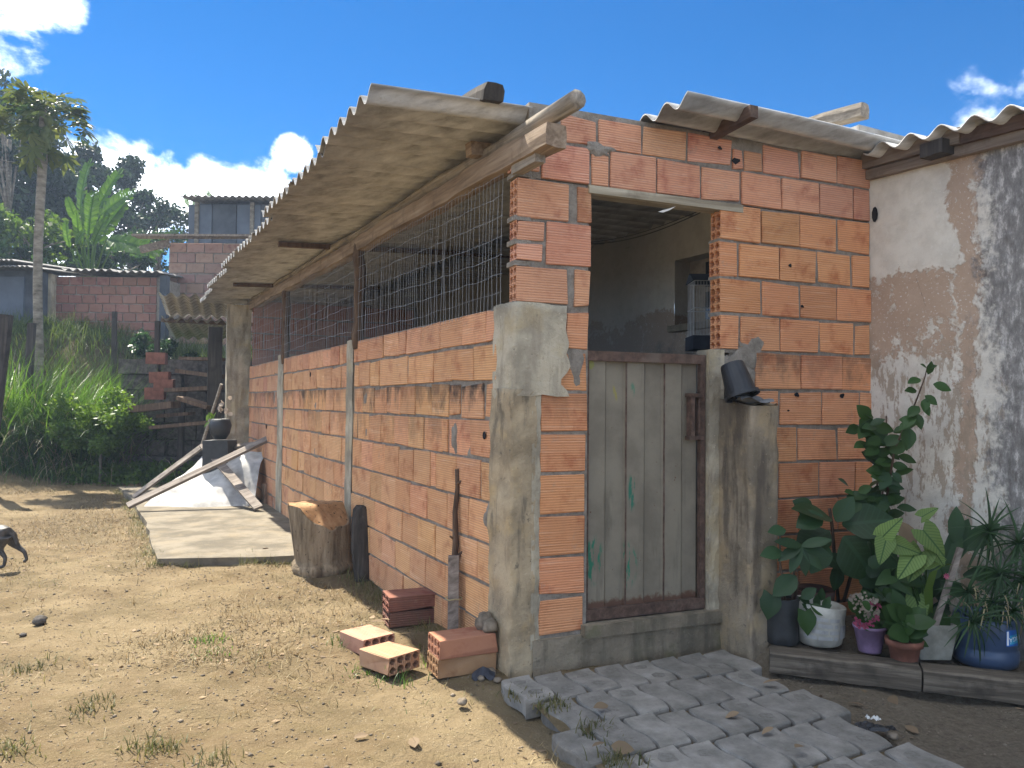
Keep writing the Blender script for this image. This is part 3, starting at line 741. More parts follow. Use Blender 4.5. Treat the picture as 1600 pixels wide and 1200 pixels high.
# mortar patches
def patch(parent, fnc, a, z, ra, rz, seed, off=.002, mat='mortar', th=.003):
    n = 44; vs = [fnc(a, z, off+th)]
    rad_ = []
    for k in range(n):
        an = 2*math.pi*k/n; c_, s_ = math.cos(an), math.sin(an)
        rad_.append(.85+.55*mnoise.noise(Vector((c_*1.4, s_*1.4, seed)))+.22*mnoise.noise(Vector((c_*3, s_*3, seed)))+.07*mnoise.noise(Vector((c_*10, s_*10, seed))))
    for k in range(n):
        an = 2*math.pi*k/n; r = rad_[k]
        vs.append(fnc(a+ra*r*math.cos(an)*.7, z+rz*r*math.sin(an)*.7, off+th*.7))
    for k in range(n):
        an = 2*math.pi*k/n; r = rad_[k]
        vs.append(fnc(a+ra*r*math.cos(an), z+rz*r*math.sin(an), off-.006))
    fs = [(0, 1+k, 1+(k+1) % n) for k in range(n)]+[(1+k, 1+n+k, 1+n+(k+1) % n, 1+(k+1) % n) for k in range(n)]
    if fnc is LW: fs = [f[::-1] for f in fs]
    m = MB(); m.add(vs, fs); return m.build('cement_patch', mat, parent, smooth=True)
patch(shed, FW, 1.44, 1.60, .13, .10, 3.3); patch(shed, FW, 1.33, 1.46, .12, .17, 4.1); 
patch(shed, LW, .71, 1.11, .05, .11, 7.7); patch(shed, LW, .26, .70, .05, .075, 8.8, th=.006)
patch(shed, FW, .46, 2.60, .10, .045, 1.8, th=.008)
# weep holes knocked through bricks
for (t_, z_, rr) in ((1.33, 2.655, .024), (1.22, 2.71, .012), (1.71, 2.10, .012), (1.80, 1.87, .011), (1.76, 1.36, .017), (2.10, 1.36, .017), (1.70, 1.27, .007)):
    m = MB(); ph = random.uniform(0, 6); m.lathe((0, 0, 0), [(rr*random.uniform(.8, 1.1), 0.0), (rr*.9, -.002)], 11, lambda p, an: Vector((p.x*(1+.25*math.sin(2*an+ph)), p.y*(.8+.22*math.sin(3*an+ph)), p.z)), cap=(True, True))
    q = MB(); q.add([FW(t_+v[0]*1.2, z_+v[1], .005+v[2]) for v in m.v], m.f); q.build('brick_hole', 'dark_void', shed)
for (s_, z_, rr) in ((.30, 1.13, .017), (3.35+.9, 1.56, .02), (6.6, .98, .025)):
    m = MB(); m.lathe((0, 0, 0), [(rr, 0.0), (rr*.9, -.002)], 9, cap=(True, True))
    q = MB(); q.add([LW(s_+v[0]*1.2, z_+v[1]*1.3, .007+v[2]) for v in m.v], [f[::-1] for f in m.f]); q.build('brick_hole', 'dark_void', shed)

# ---- lintel, gate
mb = MB(); mb.bar(FW(.405, 2.392, -.035), FW(1.37, 2.388, -.035), .095, .042); mb.build('lintel', 'lintel_wood', shed, wobble=.006, wfreq=6)
gate = MB()
G0, G1, GZ0, GZ1, GO = .405, 1.145, .20, 1.565, -.045
per = .1175; prof = []; a = G0+.03; k = 0
while a < G1-.03:
    o_ = 0.0 if k % 2 == 0 else -.016
    prof.append((a, o_)); a2 = min(a+per-.016, G1-.03); prof.append((a2, o_)); a = a2+.016; k += 1
n = len(prof)
gate.add([FW(p, z, GO+o) for z in (GZ0+.03, GZ1-.03) for p, o in prof], [(i, i+1, n+i+1, n+i) for i in range(n-1)])
gate.add([FW(p, z, GO+o-.003) for z in (GZ0+.03, GZ1-.03) for p, o in prof], [(i+1, i, n+i, n+i+1) for i in range(n-1)])
gt = gate.build('gate', 'gate_paint', shed); gt['label'] = 'grey-green folded sheet metal gate with rusty edges'
mb = MB()
mb.bar(FW(G0, GZ1-.02, GO+.012), FW(G1, GZ1-.02, GO+.012), .03, .05); mb.bar(FW(G0, GZ0+.028, GO+.012), FW(G1, GZ0+.028, GO+.012), .03, .055)
mb.bar(FW(G0+.012, GZ0, GO+.010), FW(G0+.012, GZ1, GO+.010), .03, .024, NR); mb.bar(FW(G1-.015, GZ0, GO+.010), FW(G1-.015, GZ1, GO+.010), .03, .03, NR)
mb.build('gate_frame', 'rust', gt)
for i in range(1, k):       # rust lines where the folds were welded
    pa = G0+.03+per*i-.008
    mb = MB(); zz0 = GZ0+.06; zz1 = GZ1-.05
    mb.grid(lambda i_, j_: FW(pa-.006+.010*i_+mnoise.noise(Vector((j_*9, i, 1)))*.003, zz0+(zz1-zz0)*j_, GO-.006+.0095*1), 1, 24)
    if i % 2 == 0: mb.build('rust_seam', 'rust', gt)
mb = MB(); hb = FW(1.075, 1.24, GO+.02)
mb.bar(FW(1.05, 1.12, GO+.025), FW(1.05, 1.35, GO+.025), .022, .045, NR); mb.bar(FW(1.10, 1.12, GO+.02), FW(1.10, 1.35, GO+.02), .012, .03, NR)
mb.bar(FW(1.03, 1.35, GO+.025), FW(1.12, 1.35, GO+.025), .045, .02); mb.bar(FW(1.03, 1.12, GO+.025), FW(1.12, 1.12, GO+.025), .045, .02)
mb.build('gate_latch', 'rust', gt)

# ---- eave timbers, posts, mesh
def zroof(s, a): return 2.70 + .052*(a+.76) + .006*s
def AP(s, a, z): return C0 + DL*s - NL*a*1.0 + ZV*z           # a = distance inwards from the side wall
mb = MB(); pts = []; rad = []
for k in range(14):
    s_ = -.33+8.75*k/13; pts.append(AP(s_, .035+.012*math.sin(k*1.7), 2.520+.0165*s_+.01*math.sin(k*2.3))); rad.append(.052+.006*math.sin(k*3.1))
bm_ = MB()
for i in range(13): pass
def rough_beam(pts, w_, h_):
    m = MB(); vs = []
    for p in pts:
        for (i, j) in ((-1, -1), (0, -1.12), (1, -1), (1.1, 0), (1, 1), (0, 1.05), (-1, 1), (-1.08, 0)):
            q = p - NL*i*w_/2 + ZV*j*h_/2; vs.append(q+mnoise.noise_vector(q*6)*.012)
    n = 8; mm = len(pts); fs = [(i*n+k, i*n+(k+1) % n, (i+1)*n+(k+1) % n, (i+1)*n+k) for i in range(mm-1) for k in range(n)]
    fs += [tuple(range(n-1, -1, -1)), tuple(range((mm-1)*n, mm*n))]; m.add(vs, fs); return m
fine = [pts[0].lerp(pts[-1], i/60)+(mnoise.noise_vector(Vector((i*.13, 3, 1)))*.02) for i in range(61)]
b1 = rough_beam(fine, .10, .105).build('eave_beam', 'eave_wood', shed)
mb = MB(); mb.tube([AP(-.50+8.9*i/24, .045+.01*math.sin(i), 2.628+.0145*(-.50+8.9*i/24)+.006*math.sin(i*1.9)) for i in range(25)], [.043-.012*i/24 for i in range(25)], 10, jit=.05)
mb.build('eave_pole', 'weathered_wood', shed, smooth=True)
mb = MB(); mb.box(AP(-.10, .02, 2.45), NL*.028, DL*.12, ZV*.03); mb.build('packing_block', 'weathered_wood', shed)
for s_ in (2.70, 5.60):
    mb = MB(); mb.tube([LW(s_+.01*math.sin(k), 1.72+ (.80+.0165*s_)*k/8, -.02+.008*math.sin(k*2)) for k in range(9)], [.045+.004*math.sin(k*1.3) for k in range(9)], 10, jit=.05)
    mb.build('post', 'post_wood', shed, smooth=True)
mb = MB(); mb.bar(AP(.42, -.06, 2.655), AP(.42, 2.3, 2.775), .075, .075); mb.build('crossbeam', 'eave_wood', shed, wobble=.008)
for s_ in (3.6, 6.4):
    mb = MB(); mb.bar(AP(s_, -.45, zroof(s_, -.45)-.065), AP(s_, 2.3, zroof(s_, 2.3)-.065), .05, .04); mb.build('roof_batten', 'post_wood', shed)
mb = MB(); mb.bar(FW(1.18, 2.775, -.5), FW(1.18, 2.795, .33), .05, .062); mb.build('rafter', 'rafter_wood', shed, wobble=.003)
# welded wire mesh above the side wall
mb = MB()
ss = np.arange(.14, 7.8, .047)
for s_ in ss:
    wob = random.gauss(0, .004); tp = 2.49+.0165*s_
    mb.tube([LW(s_+wob, 1.76, .0), LW(s_+wob*.5+random.gauss(0, .004), 2.1, random.gauss(0, .006)), LW(s_, tp, -.01)], .0013, 3, cap=False)
for z in np.arange(1.86, 2.55, .098):
    mb.tube([LW(s_, z+.018*math.sin(s_*1.3+z*5)+random.gauss(0, .004), .002) for s_ in np.arange(.12, 7.9, .11)], .0012, 3, cap=False)
wm = mb.build('wire_mesh', 'wire', shed); wm['kind'] = 'stuff'

# ---- corrugated roof sheets: ribs run across the shed, waves along the eave
PW, AMP = .177, .031
ER = (NR*0 - NL)               # rib direction, perpendicular to the side wall
def sheet(name, parent, s0, nw, a0, a1, zf, mat='fibre_cement', phase=0.0, skew=0.0, per=10, th=.007, droop=0.0, segs=5, amp=AMP):
    mb = MB(); n = int(nw*per)
    def surf(dz):
        def f(i, j):
            s_ = s0+nw*PW*i; a = a0+(a1-a0)*j
            return AP(s_+skew*j, a, zf(s_, a)+amp*math.cos(2*math.pi*(i*nw)+phase)+dz+.004*math.sin(j*5+s_*3)-droop*(j-.5)**2)
        return f
    mb.grid(surf(th/2), n, segs); mb.grid(surf(-th/2), n, segs, flip=True)
    N1 = (n+1)*(segs+1)
    rim = [j*(n+1) for j in range(segs+1)]; rim2 = [j*(n+1)+n for j in range(segs+1)]; e1 = list(range(n+1)); e2 = [segs*(n+1)+i for i in range(n+1)]
    for e in (rim, rim2, e1, e2):
        for p, q in zip(e[:-1], e[1:]): mb.f.append([p, q, q+N1, p+N1]); mb.mi.append(0)
    return mb.build(name, mat, parent, smooth=True)
NS = 10; cover = 5*PW
for i in range(NS):
    s0 = .0+i*cover
    oh = -.765+.024*s0+random.choice((-.04, .0, .02, .04))
    sheet('roof_sheet', shed, s0, 6, oh, 1.72, lambda s_, a, i=i, s0=s0: zroof(s_, a)+.030*((s_-s0)/(6*PW)-.5), skew=random.uniform(-.01, .01))
for i in range(NS):
    s0 = .62+i*cover
    sheet('roof_sheet', shed, s0, 6, 1.35, 2.75, lambda s_, a, i=i: 2.80+.005*(i % 2)+.02*(a-1.3))
rb = sheet('roof_sheet', shed, -.40, 5.5, .74, 2.45, lambda s_, a: 2.79+.012*a - .015*s_, phase=.4, amp=.03)
rb['label'] = 'raised sheet lapped over the roof corner'
# loose timbers lying on the roof
def loose(name, a, b, w_, h_, mat, label):
    m = MB(); a, b = Vector(a), Vector(b); d = (b-a); vs = []
    side = d.normalized().cross(ZV).normalized(); u = side.cross(d.normalized())
    n = 8; mm = 12
    for i in range(mm):
        p = a+d*i/(mm-1)
        for (x_, y_) in ((-1, -1), (0, -1), (1, -1), (1, .3), (.7, 1), (0, 1.1), (-.8, 1), (-1, .2)):
            q = p+side*x_*w_/2+u*y_*h_/2; vs.append(q+mnoise.noise_vector(q*7)*.012)
    fs = [(i*n+k, i*n+(k+1) % n, (i+1)*n+(k+1) % n, (i+1)*n+k) for i in range(mm-1) for k in range(n)]+[tuple(range(n-1, -1, -1)), tuple(range((mm-1)*n, mm*n))]
    m.add(vs, fs); o = m.build(name, mat, None, origin=a); return tag(o, label, 'timber')
la = P(773, 143, 3.62)+ZV*.0; loose('roof_beam', la, la+DL*1.1+ZV*.16, .10, .085, 'dark_wood', 'dark squared beam end lying on top of the corrugated roof, near its left corner')
lb = P(1352, 172, 4.35); loose('roof_timber', lb, lb+DL*1.3+DR*(-.25)+ZV*.03, .085, .075, 'weathered_wood', 'short grey timber lying on the raised roof sheet at the right')

# ---- far end: cross wall and door jamb
mb = MB(); cz0 = 1.79
def CWall(t_, z, off=0.0): return LW(7.80, z, 0)+DR*t_+NR*off
mortar_panel(mb, lambda a, z, off: CWall(a, z, off), .03, 2.3, -.1, 2.72, -.006, 21., cell=.06)
cw = mb.build('cross_wall', 'mortar', shed)
for r in range(4):
    z0 = 1.80+.225*r; p = .0; off = .0 if r % 2 == 0 else -.15
    p = 0.0; q = .29+off
    while p < 2.25:
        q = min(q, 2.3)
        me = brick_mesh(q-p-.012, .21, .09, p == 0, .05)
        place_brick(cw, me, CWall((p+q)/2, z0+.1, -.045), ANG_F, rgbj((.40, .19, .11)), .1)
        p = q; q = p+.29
mb = MB(); mb.grid(lambda i, j: LW(8.06+.24*(1-abs(2*i-1))*0+.0, -.1+2.75*j, .30-.32*i)+mnoise.noise_vector(Vector((i*5, j*18, 2)))*.015, 8, 50)
mb.box(LW(8.2, 1.25, .13), DL*.13, NL*.15, ZV*1.38)
mb.build('door_jamb', 'pier_cement', shed)
mb = MB(); mb.box(LW(9.0, 1.2, .35), DL*.03, NL*.10, ZV*1.2); mb.build('dark_post', 'dark_wood', shed)
# shed floor
mb = MB(); mb.box(LW(4.0, .03, -1.2), DL*3.9, NL*1.15, ZV*.03); mb.build('shed_floor', 'slab', shed)

# ================================================================== THE PLASTERED HOUSE
HC = C0 + DR*2.335
house = empty('plastered_house', HC, 'old plastered house with peeling paint and black mould streaks', 'house')
def HW(c, z, off=0.0): return HC - DL*c - NL*(-off)*1.0 + ZV*z     # c towards the street, off outwards (to the left)
def HWo(c, z, off=0.0): return HC - DL*c + NL*off + ZV*z
wins = (-1.82, -1.02, 1.93, 2.47)
mb = MB()
def hp(c0, c1, z0, z1, cell=.03):
    na = max(1, int((c1-c0)/cell)); nz = max(1, int((z1-z0)/cell))
    mb.grid(lambda i, j: HWo(c0+(c1-c0)*i, z0+(z1-z0)*j, mnoise.noise(Vector(((c0+(c1-c0)*i)*5, (z0+(z1-z0)*j)*5, 3)))*.006+mnoise.noise(Vector(((c0+(c1-c0)*i)*18, (z0+(z1-z0)*j)*18, 7)))*.003), na, nz)
hp(-1.02, 1.6, -.1, 2.72); hp(1.6, 4.0, -.1, 2.72, .2)
hp(-10.0, -1.82, -.1, 2.95, .12); hp(-1.82, -1.02, -.1, 1.93, .06); hp(-1.82, -1.02, 2.47, 2.95, .06)
hp(-1.02, -.0, 2.72, 2.95, .2)
# reveals
W_ = wins
for (c0, z0, c1, z1) in ((W_[0], W_[2], W_[0], W_[3]), (W_[1], W_[3], W_[1], W_[2]), (W_[0], W_[3], W_[1], W_[3]), (W_[1], W_[2], W_[0], W_[2])):
    mb.add([HWo(c0, z0, 0), HWo(c1, z1, 0), HWo(c1, z1, -.16), HWo(c0, z0, -.16)], [(0, 1, 2, 3)])
# body behind
c_ = lambda c, o, z: HWo(c, z, o)
for (A, B) in (((4.0, 0), (4.0, -4)), ((4.0, -4), (-10, -4)), ((-10, -4), (-10, 0))):
    mb.add([c_(A[0], A[1], -.1), c_(B[0], B[1], -.1), c_(B[0], B[1], 2.72), c_(A[0], A[1], 2.72)], [(0, 1, 2, 3)])
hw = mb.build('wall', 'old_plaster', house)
mb = MB(); mb.box(HWo(-1.42, 2.20, -.165), DL*.42, NL*.01, ZV*.29)
wn = mb.build('window', 'window_frame', house)
for (c0, c1, z0, z1) in ((-1.62, -1.34, 2.24, 2.44), (-1.62, -1.34, 1.98, 2.20), (-1.30, -1.05, 1.98, 2.44)):
    mb = MB(); mb.box(HWo((c0+c1)/2, (z0+z1)/2, -.152), DL*(c1-c0)/2, NL*.004, ZV*(z1-z0)/2); mb.build('pane', 'window_glass', wn)
mb = MB(); mb.bar(HWo(-1.84, 1.91, -.02), HWo(-1.0, 1.91, -.02), .16, .05); mb.build('window_sill', 'plinth_cement', house)
# fascia boards and roof
mb = MB(); mb.bar(HWo(-.02, 2.775, .035), HWo(.60, 2.745, .06), .05, .085); mb.build('fascia', 'fascia_wood', house, wobble=.006)
mb = MB(); mb.bar(HWo(-.0, 2.695, .02), HWo(1.6, 2.635, .03), .045, .055); mb.build('wall_plate', 'fascia_wood', house, wobble=.006)
mb = MB(); mb.bar(HWo(.50, 2.70, -.3), HWo(.48, 2.70, .14), .13, .075); mb.build('rafter', 'dark_wood', house, wobble=.005)
mb = MB(); mb.bar(HWo(.60, 2.735, .05), HWo(1.6, 2.69, .05), .05, .07); mb.build('fascia', 'rafter_wood', house, wobble=.006)
def hsheet(c0, nw, o0, o1, z0, slope, ph=0.0):
    m = MB(); n = int(nw*10)
    def sf(dz): return lambda i, j: HWo(c0+nw*PW*i, z0+.027*math.cos(2*math.pi*nw*i+ph)-.045*(c0+nw*PW*i)+slope*(o0+(o1-o0)*j)+dz, o0+(o1-o0)*j)
    m.grid(sf(.004), n, 4); m.grid(sf(-.004), n, 4, flip=True)
    N1 = (n+1)*5
    for e in ([j*(n+1) for j in range(5)], [j*(n+1)+n for j in range(5)], list(range(n+1)), [4*(n+1)+i for i in range(n+1)]):
        for p, q in zip(e[:-1], e[1:]): m.f.append([p, q, q+N1, p+N1]); m.mi.append(0)
    return m.build('roof_sheet', 'fibre_cement', house, smooth=True)
hsheet(.08, 6.2, -2.0, .17, 2.80, -.02, 2.0); hsheet(1.1, 6.2, -2.0, .18, 2.795, -.02); hsheet(2.1, 8, -2.0, .12, 2.83, -.02)
hsheet(.08, 6.2, -4.1, -1.9, 2.86, -.02, 2.0); hsheet(1.1, 6.2, -4.1, -1.9, 2.85, -.02); hsheet(2.1, 8, -4.1, -1.9, 2.85, -.02)
mb = MB(); mb.box(HWo(-5.0, 2.97, -2.0), DL*5.0, NL*2.1, ZV*.02); mb.build('roof', 'fibre_cement', house)
# dark hole where a brick is missing beside the front wall
m = MB(); m.lathe((0, 0, 0), [(.03, 0), (.028, -.002)], 9, cap=(True, True))
q = MB(); q.add([HWo(.035+v[0]*.7, 2.45+v[1]*1.6, .009+v[2]) for v in m.v], m.f); q.build('wall_hole', 'dark_void', house)

# ================================================================== PAVED PATH IN FRONT OF THE GATE
PQ, PWD = .285, .158
mb = MB(); mb.grid(lambda i, j: FW(-.05+1.16*i-.02*i*j*5-.06*j, .008-.025*j+.006*mnoise.noise(Vector((i*9, j*18, 0))), .12+2.2*j), 24, 40)
path = mb.build('paved_path', 'dirt', None, origin=FW(.5, 0, 1.0)); tag(path, kind='structure')
def paver_mesh():
    m = MB(); nq = 9; L, Wd = PQ-.006, PWD-.006
    def edge(v): return .013*math.sin(2*math.pi*v)
    left = [(-Wd/2+edge(k/(nq-1)), -L/2+L*k/(nq-1)) for k in range(nq)]
    right = [(Wd/2+edge(k/(nq-1)), -L/2+L*k/(nq-1)) for k in range(nq)]
    sl = lambda p: (p[0]+random.gauss(0, .0015), p[1]+p[0]*.14+random.gauss(0, .0015))
    out = [sl(p) for p in left]+[sl(p) for p in right[::-1]]
    n = len(out); cx, cy = 0, 0
    inn = [(x*.95, y*.972) for x, y in out]
    vs = [(x, y, -.075) for x, y in out]+[(x, y, -.008) for x, y in out]+[(x, y, 0) for x, y in inn]
    # top strip faces
    fs = [(i, (i+1) % n, n+(i+1) % n, n+i) for i in range(n)]+[(n+i, n+(i+1) % n, 2*n+(i+1) % n, 2*n+i) for i in range(n)]
    for k in range(nq-1): fs.append((2*n+k, 2*n+k+1, 2*n+n-2-k, 2*n+n-1-k))
    m.add(vs, fs); m.cur = 1
    for sgn in (-1, 1):
        if random.random() < .45: continue
        c0 = (edge(.5+sgn*.22)*.9, sgn*L*.22); k = random.uniform(.8, 1.1)
        pts = [(x_+random.gauss(0, .006), y_+random.gauss(0, .006)) for x_, y_ in [(-.034, -.012), (-.026, .024), (.004, .034), (.034, .018), (.030, -.02), (0, -.032)]]
        m.add([(c0[0]+x*k, c0[1]+y*k+x*.14*k, .0006) for x, y in pts], [tuple(range(6))])
    me = bpy.data.meshes.new('paver'); me.from_pydata(m.v, [], m.f); me.materials.append(MATS['paver']); me.materials.append(MATS['paver_inlay'])
    me.polygons.foreach_set('material_index', m.mi); me.update(); return me
PM = [paver_mesh() for _ in range(7)]
angp = math.atan2(NR.y, NR.x)-math.pi/2
for j in range(8):
    q0 = .13+PQ*(j+.5)
    tl = -.10+.012*j + (.5*PWD if j % 2 else 0) - .02*j
    n_ = 8 if j % 2 == 0 else 7
    for i in range(n_):
        t_ = tl+PWD*(i+.5); 
        if t_ > 1.24-.14*q0+.05: continue
        z = .022-.014*max(0, q0-.6)+random.gauss(0, .0025)-(.02 if i == 0 and j > 0 else 0)*random.random()
        o = bpy.data.objects.new('paver', random.choice(PM)); COL.objects.link(o); o.parent = path
        o.location = FW(t_, z, q0+.02*(t_-.5))-rootloc(path)
        o.rotation_euler = (random.gauss(0, .009), random.gauss(0, .009), angp+math.pi+random.gauss(0, .018))

# ================================================================== LOOSE BRICKS BY THE SIDE WALL
def loose_brick(center, yaw, dims, label, rot=(0, 0), hole=True, color=(.42, .20, .12), soot=0.0, flip=False):
    L, H, T = dims
    me = brick_mesh(L, H, T, hole, .08)
    o = bpy.data.objects.new('hollow_brick', me); COL.objects.link(o)
    o.location = Vector(center); o.rotation_euler = (rot[0], rot[1], yaw); o.color = (*rgbj(color, .06), soot)
    return tag(o, label, 'brick', 'loose hollow bricks lying by the side wall')
ya = math.atan2(DR.y, DR.x)
# lying flat: local Y is the short side -> rotate about X by 90 degrees
sb = G(708, 1040); sb.z = 0
loose_brick((-.235, 3.80, .035), ya+.02, (.30, .17, .085), 'lower hollow brick of the two stacked by the corner pier', rot=(math.pi/2, 0), color=(.40, .22, .12), soot=.15)
loose_brick((-.230, 3.797, .125), ya+.05, (.30, .17, .088), 'upper hollow brick of the two stacked by the corner pier', rot=(math.pi/2, 0), color=(.44, .20, .12))
loose_brick((-.60, 3.86, .025), ya-1.15+math.pi, (.24, .19, .085), 'ribbed hollow brick lying flat in the sun, nearer of the two end to end', rot=(math.pi/2, .03), color=(.46, .27, .17))
loose_brick((-.765, 4.15, .022), ya-1.22+math.pi, (.24, .19, .085), 'ribbed hollow brick lying flat with dead leaves on it, farther of the two', rot=(math.pi/2, .02), color=(.46, .26, .17))
loose_brick((-.60, 4.62, .12), ya-.02, (.29, .088, .18), 'dark reddish hollow brick lying in the shade beside the stump side of the wall', rot=(0, 0), color=(.26, .12, .085), soot=.25)
loose_brick((-.60, 4.63, .03), ya-.02, (.29, .088, .18), 'hollow brick half buried under the dark reddish brick', rot=(0, 0), color=(.22, .11, .08), soot=.3)
bs = G(432, 783); loose_brick((-3.00, 9.55, .15), ya+.3, (.16, .24, .12), 'pale brick standing upright on the slab beside the wall', hole=False, color=(.36, .24, .17))

def rock_mesh(name, c, r, mat, label, cat='stone', squash=.7, seed=0, group=None, elong=1.0):
    m = MB(); n, k = 14, 9
    prof = [(max(.02, math.sin(math.pi*i/k)), -math.cos(math.pi*i/k)) for i in range(k+1)]
    def fn(p, an):
        f = 1+.35*mnoise.noise(p*1.4+Vector((seed, 0, 0)))+.12*mnoise.noise(p*4+Vector((0, seed, 0)))
        return Vector((p.x*r*f*elong, p.y*r*f, p.z*r*f*squash))
    m.lathe(c, prof, n, fn, (True, True)); o = m.build(name, mat, None, smooth=True, origin=c); return tag(o, label, cat, group)
rock_mesh('stone', (-.10, 3.82, .20), .042, 'stone', 'small round stone resting on the stacked bricks by the corner pier', seed=3, squash=.8)
rock_mesh('stone', (-.125, 3.87, .205), .045, 'stone', 'tan stone behind the round stone on the stacked bricks', seed=5, squash=1.1)
p = G(62, 972); rock_mesh('stone', (p.x, p.y, .01), .038, 'stone_dark', 'dark clod lying alone on the dirt at the left', seed=8)
p = G(36, 990); rock_mesh('stone', (p.x, p.y, -.005), .018, 'stone_dark', 'small dark pebble left of the dark clod', seed=9, squash=.5)
p = G(722, 1096); rock_mesh('stone', (p.x, p.y, .0), .024, 'stone', 'pale pebble in the sun below the stacked bricks', seed=12, squash=.6)
for (u, v, r) in ((765, 1050, .028), (778, 1062, .02), (752, 1060, .018), (1395, 1150, .02)):
    p = G(u, v); rock_mesh('stone', (p.x, p.y, .0), r, 'stone', {765: 'biggest small stone at the foot of the corner pier', 778: 'small stone at the pier foot nearest the first paver', 752: 'smallest stone at the pier foot, nearest the stacked bricks'}.get(u, 'small stone on the dirt by the plastic litter'), seed=u, squash=.7, group='stones at the pier foot' if u < 1000 else None)

# dry stick with a short stake tied against it
st = empty('stick', (-.33, 4.27, 0), 'bare brown branch stood upright against the side wall, tied to a short stake', 'stick')
mb = MB(); base = Vector((-.325, 4.50, .0))
pts = [P(706, 972, 4.24), P(708, 900, 4.26), P(712, 850, 4.26), P(711, 800, 4.27), P(715, 760, 4.28), P(714, 733, 4.29)]
mb.tube([pts[0].lerp(pts[1], .0)-ZV*.05]+pts, [.016, .016, .017, .018, .016, .014, .012], 9, jit=.10)
mb.tube([P(713, 870, 4.26), P(723, 862, 4.24), P(731, 853, 4.23)], [.008, .007, .006], 6); mb.tube([P(713, 757, 4.28), P(720, 752, 4.26), P(729, 750, 4.25)], [.009, .007, .005], 6); mb.tube([P(709, 842, 4.26), P(703, 838, 4.24)], [.008, .004], 6)
mb.build('branch', 'bark_stick', st, smooth=True)
mb = MB(); a = P(708, 978, 4.19); b = P(709, 868, 4.20); a.z = -.03; mb.bar(a, b, .058, .03, (0, -1, 0)); mb.build('stake', 'grey_plank', st)
mb = MB(); c = P(709, 935, 4.19); mb.tube([c+Vector((math.cos(k*.7)*.045, math.sin(k*.7)*.035, .004*math.sin(k*2))) for k in range(10)], .004, 5); mb.build('tie', 'straw', st)

# stump and the dark slab behind it
sc_ = Vector((-1.47, 6.02, 0)); 
stump = empty('stump', sc_, 'big flared tree stump with a slanting orange cut face full of holes', 'stump')
mb = MB()
def stf(p, an):
    z = p.z; r = math.hypot(p.x, p.y)
    fl = 1+.06*math.sin(3*an+.6)+.035*math.sin(7*an+z*2)+.06*mnoise.noise(Vector((math.cos(an)*2, math.sin(an)*2, z*2)))
    k = z/.5; wide = 1+.25*max(0, -math.cos(an))*k*1.0
    x, y = math.cos(an)*r*fl*wide, math.sin(an)*r*fl
    top = .50
    cut = max(0, (x*.80-y*.60)-.02)*1.25            # slanting saw cut toward the street
    return Vector((x-.03*k, y, min(z*top/.5, .52-cut*.9)+.008*mnoise.noise(Vector((an*3, 2, 1)))*k))
prof = [(.205, -.06)]+[(.205+.0*z+(.03 if z < .05 else 0), z) for z in np.linspace(0.0, .5, 16)]
mb.lathe(sc_, prof, 48, stf, (False, False)); mb.build('bark', 'stump_bark', stump, smooth=True)
mb = MB()
def cutf(p, an): 
    q = stf(Vector((p.x, p.y, .5)), an); k = math.hypot(p.x, p.y)/.205
    c0 = stf(Vector((.205*math.cos(an), .205*math.sin(an), .5)), an)
    return Vector((c0.x*k, c0.y*k, c0.z*k+(1-k)*(.50)-.004+.008*mnoise.noise(Vector((c0.x*k*14, c0.y*k*14, 1)))))
mb.lathe(sc_, [(.205*k/8, 0) for k in range(8, -1, -1)], 48, cutf, (False, False)); mb.build('cut_face', 'stump_cut', stump, smooth=True)
mb = MB(); lp = [P(566, 890, 5.75), P(566, 858, 5.78), P(567, 820, 5.82), P(566, 796, 5.84), P(565, 790, 5.85)]
lp[0].z = -.03
m = MB(); vs = []; rr = [.055, .085, .095, .075, .04]
for p_, r in zip(lp, rr):
    for k in range(12):
        an = 2*math.pi*k/12; q = p_+DL*0+Vector((.92, .38, 0))*math.cos(an)*r*.95+Vector((-.38, .92, 0))*math.sin(an)*.05
        vs.append(q+mnoise.noise_vector(q*9)*.012)
n = 12; m.add(vs, [(i*n+k, i*n+(k+1) % n, (i+1)*n+(k+1) % n, (i+1)*n+k) for i in range(4) for k in range(n)]+[tuple(range(11, -1, -1)), tuple(range(48, 60))])
tag(m.build('log_slab', 'dark_wood', None, origin=lp[0]), 'dark charred log slab standing behind the stump against the wall', 'log')

# ================================================================== BROKEN PANEL OF PLANKS AND WHITE SHEET ON THE SLAB
pa = Vector((-4.45, 9.05, .06)); pb = Vector((-3.02, 9.12, .06)); pc = P(320, 702, 10.15); pd = P(418, 691, 9.75)
pan = empty('broken_panel', pa.lerp(pb, .5)*1.0, 'collapsed panel of crossed grey planks over a crumpled white sheet', 'wooden panel')
mb = MB()
def shf(i, j):
    a = pa.lerp(pb, .06+.90*i); b = pc.lerp(pd, i*.95); p = a.lerp(b, j*.98)
    z = .05*mnoise.noise(Vector((i*2.2+j, j*2.4-i*1.4, 4.0)))+.012*mnoise.noise(Vector((i*7, j*9, 1)))+.05*math.sin(j*7+i*4)*(.3+.7*i)
    return p+Vector((0, -.45, .85))*(z-.075) if True else p
mb.grid(shf, 50, 40)
mb.build('sheet', 'sheet_white', pan, smooth=True)
def plank(a, b, w_, h_, off=.03):
    m = MB(); nrm = Vector((0, -.5, .85)); m.bar(Vector(a)+nrm*off, Vector(b)+nrm*off, w_, h_, nrm); return m.build('plank', 'grey_plank', pan, wobble=.006, wfreq=5)
plank(G(201, 797, .05), P(424, 690, 9.65), .095, .035, .06)
plank(G(209, 779, .05), P(318, 698, 10.2), .085, .03, .02)
plank(P(318, 698, 10.1), G(405, 797, .05), .105, .03, .03)
plank(P(322, 704, 10.2), P(420, 690, 9.8), .07, .03, .0)
